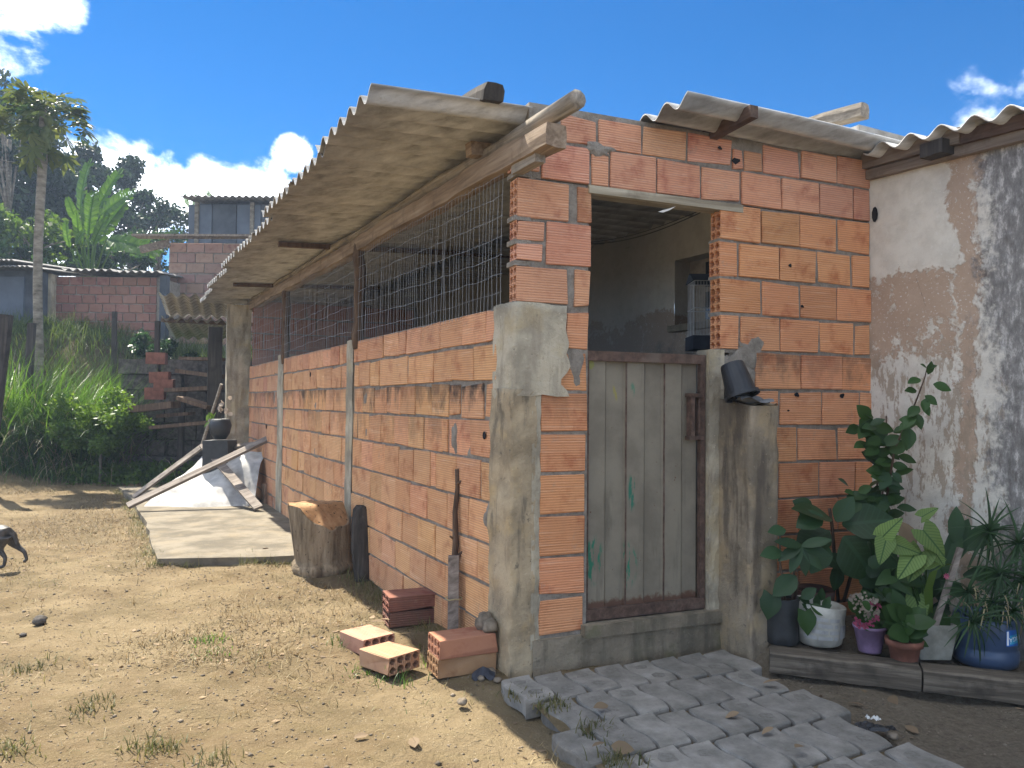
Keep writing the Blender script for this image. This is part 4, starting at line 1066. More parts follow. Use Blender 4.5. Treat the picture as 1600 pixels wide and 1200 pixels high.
for (x, y, z0, h) in ((-3.30, 9.75, 0, .45), (-4.05, 10.25, 0, .5)):
    m = MB(); m.bar((x, y, -.02), (x+.02, y, h), .06, .06, (0, 1, 0)); m.build('leg', 'grey_plank', pan)

# ================================================================== UPTURNED POT ON THE STUB PIER, RAG
bc = P(1160, 612, 4.0); bc.z = 1.345
bk = empty('upturned_pot', bc, 'black plastic plant pot turned upside down, tilted on top of the stub pier', 'plant pot')
ax = (P(1146, 565, 4.05)-P(1163, 616, 4.0)).normalized()
q = Vector((0, 0, 1)).rotation_difference(ax)
m = MB(); m.lathe((0, 0, 0), [(.083, -.004), (.092, -.004), (.092, .016), (.080, .018), (.079, .024), (.062, .175), (.058, .182), (.044, .184), (.040, .176), (.0005, .174)], 28, cap=(False, False))
mm = MB(); mm.add([bc+q@Vector(v) for v in m.v], m.f); mm.build('pot', 'plastic_black', bk, smooth=False)
m = MB(); rc = P(1176, 632, 3.97)
m.grid(lambda i, j: Vector((rc.x-.07+.17*i, rc.y-.04+.16*j, 1.325+.014*math.sin(i*7+j*3)+.012*math.sin(j*9)-(.05*max(0, i-.75)*4*.3))), 10, 8)
tag(m.build('rag', 'cloth_grey', None, origin=rc, smooth=True), 'crumpled grey rag under the upturned pot on the stub pier', 'rag')

# ================================================================== SLEEPERS, POTS AND PLANTS
def sleeper(a, b, label):
    a, b = Vector(a), Vector(b); d = (b-a).normalized(); s_ = d.cross(ZV).normalized(); m = MB(); vs = []; N = 30
    for i in range(N+1):
        p_ = a.lerp(b, i/N)
        for (x, z) in ((0, 0), (0, .045), (.004, .092), (.02, .102), (.12, .104), (.135, .095), (.14, 0)):
            qv = p_ - s_*x + ZV*z; vs.append(qv+mnoise.noise_vector(Vector((qv.x*6, qv.y*18, qv.z*26)))*.006)
    n = 7; m.add(vs, [(i*n+k, (i+1)*n+k, (i+1)*n+(k+1) % n, i*n+(k+1) % n) for i in range(N) for k in range(n)]+[tuple(range(n-1, -1, -1)), tuple(range(N*n, N*n+n))])
    return tag(m.build('sleeper', 'sleeper_wood', None, origin=a), label, 'timber', 'old timbers edging the plant bed')
s0 = Vector((1.275, 3.80, -.015)); s1 = Vector((1.905, 3.585, -.02)); s2 = Vector((3.3, 3.10, -.03))
sleeper(s0, s1, 'weathered timber edging the plant bed, the one touching the stub pier'); sleeper(s1+(s2-s1)*.006, s2, 'weathered timber edging the plant bed, the one below the blue jug')

def leaf_mesh(kind, mat, n=7):
    """unit leaf: along +Y, across X, upper side +Z"""
    prof = {'oval': lambda t: .30*math.sin(math.pi*min(1, t*.98+.01))**.8*(1.1-.35*t),
            'heart': lambda t: .40*(math.sin(math.pi*(t*.86+.14))**.9)*(1.12-.55*t) if t > .04 else .30,
            'arrow': lambda t: (.44*(1-t)**.75*(1+.1*t)) if t > .10 else .30+t*.9,
            'lance': lambda t: .15*math.sin(math.pi*min(1, t*.96+.04))**.8,
            'strap': lambda t: .045*(1-t**3)+.006,
            'round': lambda t: .46*math.sin(math.pi*(t*.92+.06))**.6,
            'banana': lambda t: .15*math.sin(math.pi*(t*.93+.05))**.5}[kind]
    back = {'heart': .16, 'arrow': .22}.get(kind, 0.0)
    droop = {'oval': .10, 'heart': .14, 'arrow': .14, 'lance': .15, 'strap': .6, 'round': .08, 'banana': .22}[kind]
    fold = {'strap': .5, 'banana': .25}.get(kind, .22)
    vs = []; fs = []
    for k in range(n+1):
        t = k/n; w_ = prof(t); z = -droop*t*t
        rag = 1+(.10*math.sin(k*5.1) if kind == 'banana' else .03*math.sin(k*3.7))
        yb = -back*(1-t*4) if t < .25 else 0
        vs += [(-w_*rag, t+yb, z+w_*fold), (-w_*.5*rag, t+yb*.6, z+w_*fold*.62), (0, t, z), (w_*.5*rag, t+yb*.6, z+w_*fold*.62), (w_*rag, t+yb, z+w_*fold)]
    fs = [(k*5+i, k*5+i+1, (k+1)*5+i+1, (k+1)*5+i) for k in range(n) for i in range(4)]
    if kind == 'banana':
        vs = []; fs = []; N_ = 22
        for sg in (-1, 1):
            t = .04
            while t < .985:
                dt = random.uniform(.025, .075); t1 = min(t+dt, .99); dz = random.gauss(0, .012)-(.05 if random.random() < .15 else 0); o_ = len(vs); sh = .05
                for tt in (t, t1-.004):
                    w_ = prof(tt)*random.uniform(.88, 1.05); zb = -droop*tt*tt
                    vs += [(0, tt, zb), (sg*w_*.5, tt+sh*.5, zb+w_*.22), (sg*w_, tt+sh, zb+w_*.18+dz)]
                fs += [(o_, o_+1, o_+4, o_+3), (o_+1, o_+2, o_+5, o_+4)]; t = t1
        for k in range(8):
            t0_, t1_ = k/8, (k+1)/8; o_ = len(vs); z0_, z1_ = -droop*t0_*t0_-.004, -droop*t1_*t1_-.004
            vs += [(-.012*(1-t0_), t0_, z0_), (.012*(1-t0_), t0_, z0_), (.012*(1-t1_), t1_, z1_), (-.012*(1-t1_), t1_, z1_)]; fs.append((o_, o_+1, o_+2, o_+3))
    me = bpy.data.meshes.new('leaf'); me.from_pydata(vs, [], fs); me.polygons.foreach_set('use_smooth', [True]*len(fs)); me.materials.append(MATS[mat]); me.update(); return me
LM = {}
def lm(kind, mat):
    if (kind, mat) not in LM: LM[(kind, mat)] = leaf_mesh(kind, mat)
    return LM[(kind, mat)]
def put_leaf(parent, kind, mat, pos, d, nrm, length, width=1.0, name='leaf'):
    d = Vector(d).normalized(); nrm = Vector(nrm); x = d.cross(nrm)
    if x.length < 1e-4: x = d.cross(Vector((.3, .2, 1)))
    x.normalize(); z = x.cross(d)
    o = bpy.data.objects.new(name, lm(kind, mat)); COL.objects.link(o); o.parent = parent
    l = Vector(pos)-rootloc(parent)
    o.matrix_basis = Matrix(((x.x*length*width, d.x*length, z.x*length, l.x), (x.y*length*width, d.y*length, z.y*length, l.y), (x.z*length*width, d.z*length, z.z*length, l.z), (0, 0, 0, 1)))
    return o
def imgdir(ang, toward=0.0):            # direction as it looks from the street: right/up, plus lean out of the bed
    a = R_(ang); return Vector((math.cos(a), -toward, math.sin(a)))
FACE = Vector((-.25, -.80, .55))
def jn(s=.35): return FACE+Vector((random.gauss(0, s), random.gauss(0, s*.6), random.gauss(0, s)))
def stem(parent, pts, r, mat='leaf_mid', name='stem'):
    m = MB(); m.tube(pts, r, 6); return m.build(name, mat, parent, smooth=True)
def ell_pot(parent, c, prof, mat, name='pot', n=28, sx=1.0, ang=0, fn=None):
    m = MB(); m.lathe(c, prof, n, fn, (True, False)); return m.build(name, mat, parent, smooth=True)
def soil_disc(parent, c, r): m = MB(); m.lathe(c, [(r, 0), (r*.6, .008), (.001, .012)], 18, cap=(False, False)); return m.build('soil', 'soil', parent, smooth=True)
BZ = .075
# A dark grey bag pot with broad leaves
A = Vector((1.405, 4.00, BZ)); pA = empty('potted_plant', A, 'dark grey bag pot beside the stub pier, with drooping heart leaves and one fingered leaf', 'potted plant')
ell_pot(pA, A, [(.075, 0), (.088, .012), (.086, .06), (.082, .16), (.088, .232), (.084, .238), (.078, .225)], 'plastic_dark', fn=lambda p, an: Vector((p.x*(1+.05*math.sin(3*an+p.z*9)), p.y*(1+.04*math.sin(2*an)), p.z))); soil_disc(pA, A+ZV*.215, .078)
for (pts) in ([(1238, 948), (1240, 900), (1246, 850)], [(1228, 948), (1222, 900), (1216, 862)], [(1240, 945), (1248, 910), (1240, 905)], [(1224, 942), (1208, 928), (1204, 935)], [(1246, 945), (1262, 940), (1258, 960)]):
    stem(pA, [P(u, v, 3.98) for u, v in pts], .006, 'bark_stick')
for (u, v, L, an, kind, mt) in ((1222, 862, .12, 185, 'oval', 'leaf_dark'), (1228, 828, .10, 182, 'oval', 'leaf_dark'), (1244, 900, .16, 215, 'oval', 'leaf_dark'), (1206, 930, .125, 255, 'heart', 'leaf_dark'), (1258, 955, .12, -85, 'heart', 'leaf_mid'), (1266, 945, .09, -30, 'oval', 'leaf_mid'), (1252, 935, .09, 40, 'oval', 'leaf_dark')):
    put_leaf(pA, kind, mt, P(u, v, 3.90), imgdir(an, .25), jn(.2), L, 1.15)
for an in (165, 205, 240, 275, 310, 345, 20): put_leaf(pA, 'lance', 'leaf_dark', P(1252, 853, 3.90), imgdir(an, .3), jn(.12), .15, 1.25)
# tall dark plant behind
B = Vector((1.66, 4.24, BZ)); pB = empty('potted_plant', B, 'big dark-leaved plant in a brown pot against the brick wall', 'potted plant')
ell_pot(pB, B, [(.09, 0), (.105, .12), (.115, .22), (.108, .225), (.10, .2)], 'pot_brown'); soil_disc(pB, B+ZV*.2, .1)
stem(pB, [P(1310, 940, 4.25), P(1305, 880, 4.22), P(1300, 820, 4.2), P(1296, 795, 4.18)], .009, 'bark_stick'); stem(pB, [P(1318, 940, 4.25), P(1335, 880, 4.2), P(1342, 830, 4.15)], .009, 'bark_stick')
for (u, v, L, an, kind, w_) in ((1296, 830, .22, 205, 'oval', 1.5), (1300, 812, .24, 160, 'oval', 1.3), (1285, 805, .16, 200, 'oval', 1.4), (1318, 838, .28, -55, 'oval', 1.55), (1316, 820, .27, 10, 'oval', 1.4), (1330, 812, .22, -10, 'oval', 1.4), (1306, 815, .16, 60, 'oval', 1.2), (1340, 835, .24, -30, 'oval', 1.3), (1292, 850, .18, 235, 'oval', 1.3), (1322, 865, .2, -20, 'lance', 2.0), (1285, 872, .16, -10, 'lance', 2.0), (1350, 850, .22, -80, 'oval', 1.3), (1270, 800, .13, 150, 'oval', 1.4), (1345, 800, .18, 30, 'oval', 1.3), (1310, 880, .15, -100, 'lance', 1.8)):
    put_leaf(pB, kind, 'leaf_big', P(u, v, 4.12+random.uniform(-.05, .08)), imgdir(an, .2), jn(.22), L, w_)
# C white printed bucket
Cc = Vector((1.60, 4.00, BZ)); pC = empty('potted_plant', Cc, 'white bucket with grey printed panels used as a planter', 'planter')
tl = lambda p, an: Vector((p.x+.05*(p.z/.24)*0, p.y, p.z-.02*(p.x/.13)*(p.z/.24)))
ell_pot(pC, Cc, [(.09, 0), (.108, .012), (.118, .06), (.124, .15), (.130, .205), (.127, .208), (.120, .15)], 'plastic_white', fn=tl); soil_disc(pC, Cc+ZV*.14, .118)
m = MB()
for r in range(5):
    for (a0, a1) in (((-128, -92), (-88, -62)) if r % 2 else ((-150, -118), (-114, -80), (-76, -66))):
        z = .045+.031*r
        m.grid(lambda i, j: Cc+tl(Vector(((.1185+.05*(z+.018*j-.06)+.0015)*math.cos(R_(a0+(a1-a0)*i)), (.1185+.05*(z+.018*j-.06)+.0015)*math.sin(R_(a0+(a1-a0)*i)), z+.018*j)), 0), 6, 1)
m.grid(lambda i, j: Cc+tl(Vector(((.120+.04*j*.1+.0015)*math.cos(R_(-60+32*i)), (.120+.04*j*.1+.0015)*math.sin(R_(-60+32*i)), .05+.07*j)), 0), 8, 2)
m.build('print', 'print_grey', pC)
for k in range(9): put_leaf(pC, 'oval', 'leaf_dark', P(1262+k*3, 955-random.uniform(0, 18), 3.93), imgdir(random.uniform(30, 200), .3), jn(.3), .07)
# D tall climbing bush in the corner
Dd = Vector((1.98, 4.30, BZ)); pD = empty('tall_plant', Dd, 'tall thin leafy plant climbing the corner between brick wall and plaster', 'plant')
sts = [[(1362, 900, 4.3), (1366, 820, 4.28), (1372, 740, 4.22), (1368, 690, 4.2), (1348, 652, 4.2)], [(1370, 900, 4.3), (1376, 800, 4.25), (1384, 720, 4.2), (1385, 650, 4.15)], [(1385, 780, 4.2), (1398, 700, 4.1), (1415, 665, 4.03), (1432, 625, 3.98), (1445, 590, 3.95), (1449, 572, 3.95)], [(1362, 830, 4.28), (1345, 780, 4.25), (1322, 765, 4.22)]]
for s_ in sts: stem(pD, [P(*q_) for q_ in s_], [.007-.001*i for i in range(len(s_))], 'bark_stick')
for (u, v, an, L) in ((1450, 585, 80, .07), (1438, 592, 195, .08), (1458, 600, -20, .09), (1432, 610, 180, .07), (1448, 622, 250, .075), (1445, 618, -40, .075), (1436, 635, 215, .09), (1440, 628, -65, .08), (1428, 648, 225, .095), (1430, 645, -75, .09), (1424, 660, 205, .085), (1416, 668, 265, .12), (1420, 668, -95, .11), (1450, 575, 20, .045), (1448, 575, 150, .045)):
    put_leaf(pD, 'oval', 'leaf_mid', P(u, v, 3.93), imgdir(an, .3), jn(.3), L, 1.1)
for k in range(120):
    s_ = random.choice(sts[:2]+sts[:2]+sts[3:]); i = random.randrange(max(0, len(s_)-4), len(s_)-1); f_ = random.random()
    a, b = P(*s_[i]), P(*s_[i+1]); q_ = a.lerp(b, f_); an = random.choice((random.uniform(-60, 40), random.uniform(140, 240)))
    put_leaf(pD, 'oval', random.choice(('leaf_mid', 'leaf_mid', 'leaf_dark')), q_+Vector((random.gauss(0, .025), -.05+random.gauss(0, .03), random.gauss(0, .02))), imgdir(an, .35), jn(.4), random.uniform(.06, .115), 1.15)
# E arrow-leaf plant in grey square pot
Ee = Vector((2.06, 3.82, BZ)); pE = empty('potted_plant', Ee, 'arrowhead plant with pale veined leaves in a grey square pot', 'potted plant')
m = MB(); vs = [Ee+Vector((x*w_, y*w_, z)) for (w_, z) in ((.075, 0), (.098, .17), (.09, .17), (.088, .14)) for x, y in ((-1, -1), (1, -1), (1, 1), (-1, 1))]
m.add(vs, [(i*4+k, i*4+(k+1) % 4, (i+1)*4+(k+1) % 4, (i+1)*4+k) for i in range(3) for k in range(4)]+[(3, 2, 1, 0)]); m.build('pot', 'pot_grey', pE); soil_disc(pE, Ee+ZV*.14, .085)
for (u, v) in ((1395, 840), (1446, 850), (1430, 880), (1408, 905), (1432, 955), (1483, 985), (1383, 860)): stem(pE, [Ee+ZV*.14, (Ee+ZV*.3).lerp(P(u, v, 3.85), .5), P(u, v-6, 3.86)], .0045, 'leaf_mid')
for (u, v, L, an) in ((1380, 838, .13, 55), (1384, 845, .125, 245), (1398, 850, .12, -20), (1442, 828, .155, -55), (1455, 855, .11, -60), (1440, 862, .17, 235), (1428, 868, .15, 225), (1446, 880, .10, 20), (1398, 900, .12, -50), (1392, 900, .10, 200), (1431, 935, .14, -85), (1483, 965, .15, -95), (1470, 968, .12, 185), (1440, 808, .09, 40), (1415, 905, .10, -15), (1460, 1000, .12, 200)):
    put_leaf(pE, 'arrow', 'leaf_pale' if v < 960 and not (880 < v < 920) else 'leaf_mid', P(u, v, 3.80+random.uniform(-.04, .04)), imgdir(an, .35), jn(.18), L, 1.0)
# F flowering plant in lilac pot
Ff = Vector((1.80, 3.87, BZ)); pF = empty('potted_plant', Ff, 'small plant with pink and cream flowers in a lilac plastic pot', 'potted plant')
ell_pot(pF, Ff, [(.052, 0), (.055, .01), (.074, .115), (.080, .117), (.080, .132), (.073, .132), (.07, .1)], 'plastic_purple'); soil_disc(pF, Ff+ZV*.11, .07)
for k in range(34):
    q_ = Ff+Vector((random.gauss(0, .05), random.gauss(-.01, .04), random.uniform(.13, .27))); put_leaf(pF, 'round', 'leaf_mid', q_, imgdir(random.uniform(-40, 220), random.uniform(0, .6)), jn(.4), random.uniform(.05, .085))
V = []; 
for nm, mt, spots in (('pink_flower', 'flower_pink', [(1342, 975), (1350, 978), (1338, 970), (1368, 965), (1362, 972), (1356, 942), (1372, 948)]), ('cream_flower', 'flower_pale', [(1335, 930), (1345, 932), (1328, 935), (1352, 938), (1360, 950), (1368, 940), (1340, 945), (1370, 958), (1355, 962), (1350, 952)])):
    for (u, v) in spots:
        m = MB(); c = P(u, v, 3.78+random.uniform(-.03, .03))
        for k in range(5):
            a = 2*math.pi*k/5+random.random(); d = Vector((math.cos(a), -.35, math.sin(a)))*.016; s_ = Vector((-math.sin(a), 0, math.cos(a)))*.008
            for e in range(2): 
                cc = c+Vector((random.gauss(0, .008), random.gauss(0, .006), random.gauss(0, .008))); m.add([cc, cc+d*.6+s_, cc+d, cc+d*.6-s_], [(0, 1, 2, 3)])
        m.build(nm, mt, pF)
# G terracotta pot
Gg = Vector((2.0, 3.80, BZ-.02)); pG = empty('potted_plant', Gg, 'low leafy plant in a small terracotta pot with a rim', 'potted plant')
Gg = P(1413, 1033, 3.74); Gg.z = .06; pG.location = Gg
ell_pot(pG, Gg, [(.055, 0), (.058, .006), (.072, .085), (.084, .087), (.086, .118), (.078, .118), (.072, .09)], 'terracotta'); soil_disc(pG, Gg+ZV*.1, .075)
for k in range(24):
    a = random.uniform(-20, 200); h = random.uniform(.13, .27)
    put_leaf(pG, 'oval', 'leaf_mid' if k % 3 else 'leaf_dark', Gg+Vector((random.gauss(0, .035), random.gauss(-.02, .03), h)), imgdir(a, random.uniform(.1, .6)), jn(.35), random.uniform(.09, .14), 1.25)
for k in range(6): stem(pG, [Gg+ZV*.1, Gg+Vector((random.gauss(0, .04), random.gauss(0, .03), .24))], .003)
# H umbrella palm in the upside down water jug
Hh = Vector((2.335, 3.80, BZ-.03)); pH = empty('potted_plant', Hh, 'umbrella sedge growing in a cut blue water jug turned upside down', 'potted plant')
ell_pot(pH, Hh, [(.12, 0), (.138, .012), (.143, .04), (.143, .075), (.137, .085), (.137, .10), (.144, .115), (.144, .215), (.139, .235), (.136, .242), (.130, .236), (.128, .2)], 'plastic_blue', n=40); soil_disc(pH, Hh+ZV*.19, .128)
def cyl(x, z, r=.1465, a0=R_(-73)): return Hh+Vector((r*math.cos(a0+x/r), r*math.sin(a0+x/r), z))
for (x0, x1, z0, z1, mt, rr) in ((-.034, .048, .125, .20, 'label_blue', .1456), (-.015, .048, .132, .175, 'label_cyan', .1462), (-.031, -.021, .13, .195, 'label_white', .1462)):
    m = MB(); m.grid(lambda i, j: cyl(x0+(x1-x0)*i, z0+(z1-z0)*j+ (.008*i if mt == 'label_cyan' else 0), rr), 8, 1); m.build('label', mt, pH)
tcu = bpy.data.curves.new('t', 'FONT'); tcu.body = 'INGÁ'; tcu.size = .030; tcu.extrude = 0; tcu.align_x = 'CENTER'; tcu.align_y = 'CENTER'; tcu.resolution_u = 3
to = bpy.data.objects.new('t', tcu); COL.objects.link(to); bpy.context.view_layer.update()
tm = bpy.data.meshes.new_from_object(to.evaluated_get(bpy.context.evaluated_depsgraph_get())); bpy.data.objects.remove(to)
for v in tm.vertices:
    x, y = -v.co.x*1.05, -v.co.y+v.co.x*-.12   # the jug stands on its head, so the word does too
    v.co = cyl(x+.018, y*1.0+.160, .1470)-Hh
tm.materials.clear(); tm.materials.append(MATS['label_white'])
to = bpy.data.objects.new('lettering', tm); COL.objects.link(to); to.parent = pH
def rosette(parent, c, L, n, mat='leaf_dark'):
    n = int(n*1.5)
    for k in range(n):
        a = 360*k/n+random.uniform(-10, 10); put_leaf(parent, 'strap', mat, c, imgdir(a, random.uniform(.1, .8))+ZV*.12, FACE+ZV*.8, L*random.uniform(.75, 1.1), .75)
for (u, v, y, L, n) in ((1545, 832, 3.86, .19, 16), (1560, 898, 3.72, .17, 18), (1590, 850, 3.80, .18, 15), (1553, 942, 3.68, .15, 16), (1582, 955, 3.68, .15, 14), (1512, 925, 3.72, .15, 13), (1520, 972, 3.66, .16, 13), (1598, 905, 3.72, .16, 14)):
    c = P(u, v, y); stem(pH, [Hh+Vector((random.gauss(0, .04), random.gauss(0, .04), .19)), (Hh+ZV*.35).lerp(c, .6), c], .004, 'leaf_mid'); rosette(pH, c, L, n)
for k in range(22):
    u = random.uniform(1500, 1600); v = random.uniform(900, 975); put_leaf(pH, 'strap', 'straw', P(u, v, 3.66+random.uniform(-.03, .05)), imgdir(random.uniform(225, 330), .25), FACE+ZV*.8, random.uniform(.06, .13), .55, 'dry_leaf')
# I strap plant and stake
Ii = Vector((2.17, 3.98, BZ)); pI = empty('strap_leaf_plant', Ii, 'arching strap-leaved plant with a red flower between the grey pot and the jug', 'plant')
for (u, v, an, L, t) in ((1470, 900, 70, .20, .1), (1478, 880, 60, .22, .0), (1492, 850, 85, .16, .0), (1500, 860, 40, .20, .2), (1505, 900, 10, .18, .2)): put_leaf(pI, 'lance', 'leaf_dark', P(u, v, 3.95), imgdir(an, t), jn(.2), L*1.2, 1.4)
m = MB(); pts = [P(1452, 965, 3.82), P(1450, 920, 3.8), P(1458, 893, 3.78), P(1475, 882, 3.77), P(1488, 882, 3.78)]
for s_, nm in ((0, 0),):
    vs = [];
    for i, p_ in enumerate(pts): w_ = (.016, .02, .018, .013, .003)[i]; vs += [p_-Vector((w_, 0, w_*.4)), p_+Vector((w_, -.006, w_*.4))]
    m.add(vs, [(2*i, 2*i+1, 2*i+3, 2*i+2) for i in range(4)])
m.build('leaf', 'leaf_light', pI, smooth=True)
m = MB(); c = P(1478, 900, 3.76)
for k in range(7): a = k*.9; d = Vector((math.cos(a), -.3, math.sin(a)))*.018; s_ = Vector((-math.sin(a), 0, math.cos(a)))*.004; m.add([c, c+d*.5+s_, c+d, c+d*.5-s_], [(0, 1, 2, 3)])
m.build('flower', 'flower_pink', pI)
m = MB(); a, b = P(1456, 992, 3.74), P(1500, 856, 3.80); m.bar(a, b, .024, .022, (0, -1, .3)); tag(m.build('stake', 'grey_plank', None, origin=a, wobble=.003), 'slanting wooden stake among the pots, left of the blue jug', 'stake')
# J dark filler greenery behind
Jj = Vector((1.92, 4.12, BZ)); pJ = empty('leafy_plant', Jj, 'low mass of dark small-leaved greenery behind the flower pots', 'plant')
for k in range(130):
    u = random.uniform(1345, 1480); v = random.uniform(865, 1000)
    put_leaf(pJ, 'round', 'leaf_dark', P(u, v, random.uniform(3.95, 4.2)), imgdir(random.uniform(0, 360), .3), jn(.4), random.uniform(.05, .10))
for k in range(5): stem(pJ, [Jj+Vector((random.gauss(0, .08), random.gauss(0, .04), 0)), P(random.uniform(1350, 1460), 890, 4.1)], .004)
put_leaf(pJ, 'oval', 'dead_leaf', P(1408, 815, 4.0), imgdir(-70, .1), jn(.2), .18, 1.0)

# ================================================================== BIRDCAGE, CABLE INSIDE
cg = P(1112, 500, 5.05); bcg = empty('birdcage', cg, 'white wire birdcage with a dark tray hanging inside behind the gate', 'birdcage')
m = MB(); hw_, hd, zt, zb = .135, .10, P(1100, 440, 5.0).z, P(1100, 525, 5.0).z
for k in range(15):
    for (x, y) in ((-hw_+2*hw_*k/14, -hd), (-hw_+2*hw_*k/14, hd)): m.tube([cg+Vector((x, y, zb-cg.z)), cg+Vector((x, y, zt-cg.z))], .0014, 4, False)
for k in range(9):
    for x in (-hw_, hw_): m.tube([cg+Vector((x, -hd+2*hd*k/8, zb-cg.z)), cg+Vector((x, -hd+2*hd*k/8, zt-cg.z))], .0014, 4, False)
for z in (zb, (zb+zt)/2, zt):
    pts = [cg+Vector((x, y, z-cg.z)) for x, y in ((-hw_, -hd), (hw_, -hd), (hw_, hd), (-hw_, hd), (-hw_, -hd))]; m.tube(pts, .003, 4)
m.build('bars', 'wire_white', bcg)
m = MB(); m.add([cg+Vector((x*1.1, y*1.1, z-cg.z)) for x, y, z in ((-hw_, -hd, zt), (hw_, -hd, zt), (hw_, hd, zt), (-hw_, hd, zt), (-hw_, 0, zt+.06), (hw_, 0, zt+.06))], [(0, 1, 5, 4), (2, 3, 4, 5), (1, 2, 5), (3, 0, 4)]); m.build('roof', 'grey_wall', bcg)
m = MB(); m.box(cg+Vector((0, 0, zb-cg.z-.045)), (hw_*1.1, 0, 0), (0, hd*1.1, 0), (0, 0, .045)); m.build('tray', 'rag_blue', bcg)
m = MB(); m.tube([cg+ZV*(zt-cg.z+.06), Vector((cg.x, cg.y, 2.82))], .002, 4); m.build('hanger', 'wire', bcg)
a, b = P(905, 382, 6.6), P(1125, 318, 4.6); m = MB(); m.tube([a.lerp(b, k/16)-ZV*.07*math.sin(math.pi*k/16) for k in range(17)], .004, 5); m.tube([a.lerp(b, k/16)-ZV*(.055*math.sin(math.pi*k/16)-.01) for k in range(17)], .003, 5)
tag(m.build('cable', 'plastic_black', None, origin=a), 'sagging black cable strung under the shed roof behind the doorway', 'cable')
m = MB(); c = P(1043, 327, 4.0); m.add([P(1028, 331, 4.0), P(1036, 328, 4.0), P(1045, 326, 3.99), P(1057, 322, 3.98), P(1046, 328.5, 3.99), P(1036, 332, 4.0)], [(0, 1, 5), (1, 2, 4, 5), (2, 3, 4)]); tag(m.build('paper_scrap', 'paper', None, origin=c), 'thin white paper scrap dangling from the lintel', 'paper scrap')

# ================================================================== DOG (only its hind part is in view)
def skin_mesh(name, joints, edges, mat, parent, sub=2):
    loc = rootloc(parent)
    me = bpy.data.meshes.new(name); me.from_pydata([tuple(Vector(j[0])-loc) for j in joints], edges, [])
    o = bpy.data.objects.new(name, me); COL.objects.link(o)
    m = o.modifiers.new('s', 'SKIN'); 
    for v, j in zip(me.skin_vertices[0].data, joints): v.radius = (j[1], j[1] if len(j) < 3 else j[2])
    me.skin_vertices[0].data[0].use_root = True
    s = o.modifiers.new('u', 'SUBSURF'); s.levels = sub; s.render_levels = sub
    bpy.context.view_layer.update()
    nm = bpy.data.meshes.new_from_object(o.evaluated_get(bpy.context.evaluated_depsgraph_get()))
    o.modifiers.clear(); o.data = nm; nm.materials.clear(); nm.materials.append(MATS[mat]); nm.polygons.foreach_set('use_smooth', [True]*len(nm.polygons))
    bpy.data.meshes.remove(me); o.name = name; o.parent = parent; return o
dp = Vector((-3.90, 5.93, 0)); dog = empty('dog', dp, 'small dark short-haired dog walking out of view at the left edge', 'dog')
def D(x, y, z): return dp+Vector((x, y, z))           # x along the body, tail at +x
J = [(D(-.02, 0, .265), .062, .07), (D(-.14, 0, .26), .062, .075), (D(-.27, 0, .255), .072, .088), (D(-.37, 0, .27), .07, .085), (D(-.45, 0, .33), .046), (D(-.51, 0, .39), .05), (D(-.58, 0, .385), .034), (D(-.64, 0, .372), .022),
     (D(.035, 0, .285), .042), (D(.075, 0, .255), .013), (D(.10, 0, .20), .010), (D(.115, 0, .16), .008),
     (D(.02, -.045, .215), .058), (D(.005, -.05, .15), .026), (D(.055, -.05, .085), .015), (D(.045, -.05, .025), .013), (D(.01, -.05, .012), .014),
     (D(.03, .045, .215), .058), (D(.07, .05, .16), .026), (D(.135, .05, .115), .016), (D(.155, .05, .055), .013), (D(.13, .05, .035), .014),
     (D(-.36, -.045, .20), .035), (D(-.37, -.05, .12), .019), (D(-.36, -.05, .05), .013), (D(-.385, -.05, .012), .015),
     (D(-.36, .045, .20), .035), (D(-.41, .05, .13), .019), (D(-.46, .05, .06), .013), (D(-.485, .05, .012), .015)]
Ed = [(0, 1), (1, 2), (2, 3), (3, 4), (4, 5), (5, 6), (6, 7), (0, 8), (8, 9), (9, 10), (10, 11), (0, 12), (12, 13), (13, 14), (14, 15), (15, 16), (0, 17), (17, 18), (18, 19), (19, 20), (20, 21), (3, 22), (22, 23), (23, 24), (24, 25), (3, 26), (26, 27), (27, 28), (28, 29)]
skin_mesh('body', J, Ed, 'dog_coat', dog)
for s_ in (-1, 1):
    m = MB(); e = D(-.49, s_*.035, .42); m.add([e, e+Vector((.05, s_*.01, .01)), e+Vector((.04, s_*.035, -.05)), e+Vector((.0, s_*.03, -.03))], [(0, 1, 2, 3), (3, 2, 1, 0)]); m.build('ear', 'dog_coat', dog)

# ================================================================== LITTER
c = G(1368, 1140); m = MB()
m.grid(lambda i, j: Vector((c.x-.07+.15*i, c.y-.03+.07*j, .004+.028*abs(mnoise.noise(Vector((i*3, j*3, 2))))+.01*math.sin(i*6)*j)), 14, 8)
tag(m.build('plastic_litter', 'plastic_black', None, origin=c), 'scrap of crumpled dark plastic lying on the dirt right of the pavers', 'litter')
c2 = G(1366, 1134); m = MB(); m.grid(lambda i, j: Vector((c2.x-.03+.055*i, c2.y-.01+.025*j, .03+.018*mnoise.noise(Vector((i*4, j*4, 5))))), 8, 5)
tag(m.build('paper_scrap', 'paper', None, origin=c2), 'torn white paper on the dark plastic litter right of the pavers', 'litter')
m = MB(); c3 = G(760, 1058); m.grid(lambda i, j: Vector((c3.x-.07+.11*i, c3.y-.02+.07*j, .0+.045*math.sin(math.pi*i)*math.sin(math.pi*j)+.02*mnoise.noise(Vector((i*3, j*3, 9))))), 14, 10)
tag(m.build('rag', 'rag_blue', None, origin=c3), 'crumpled dark rag at the foot of the corner pier', 'rag')
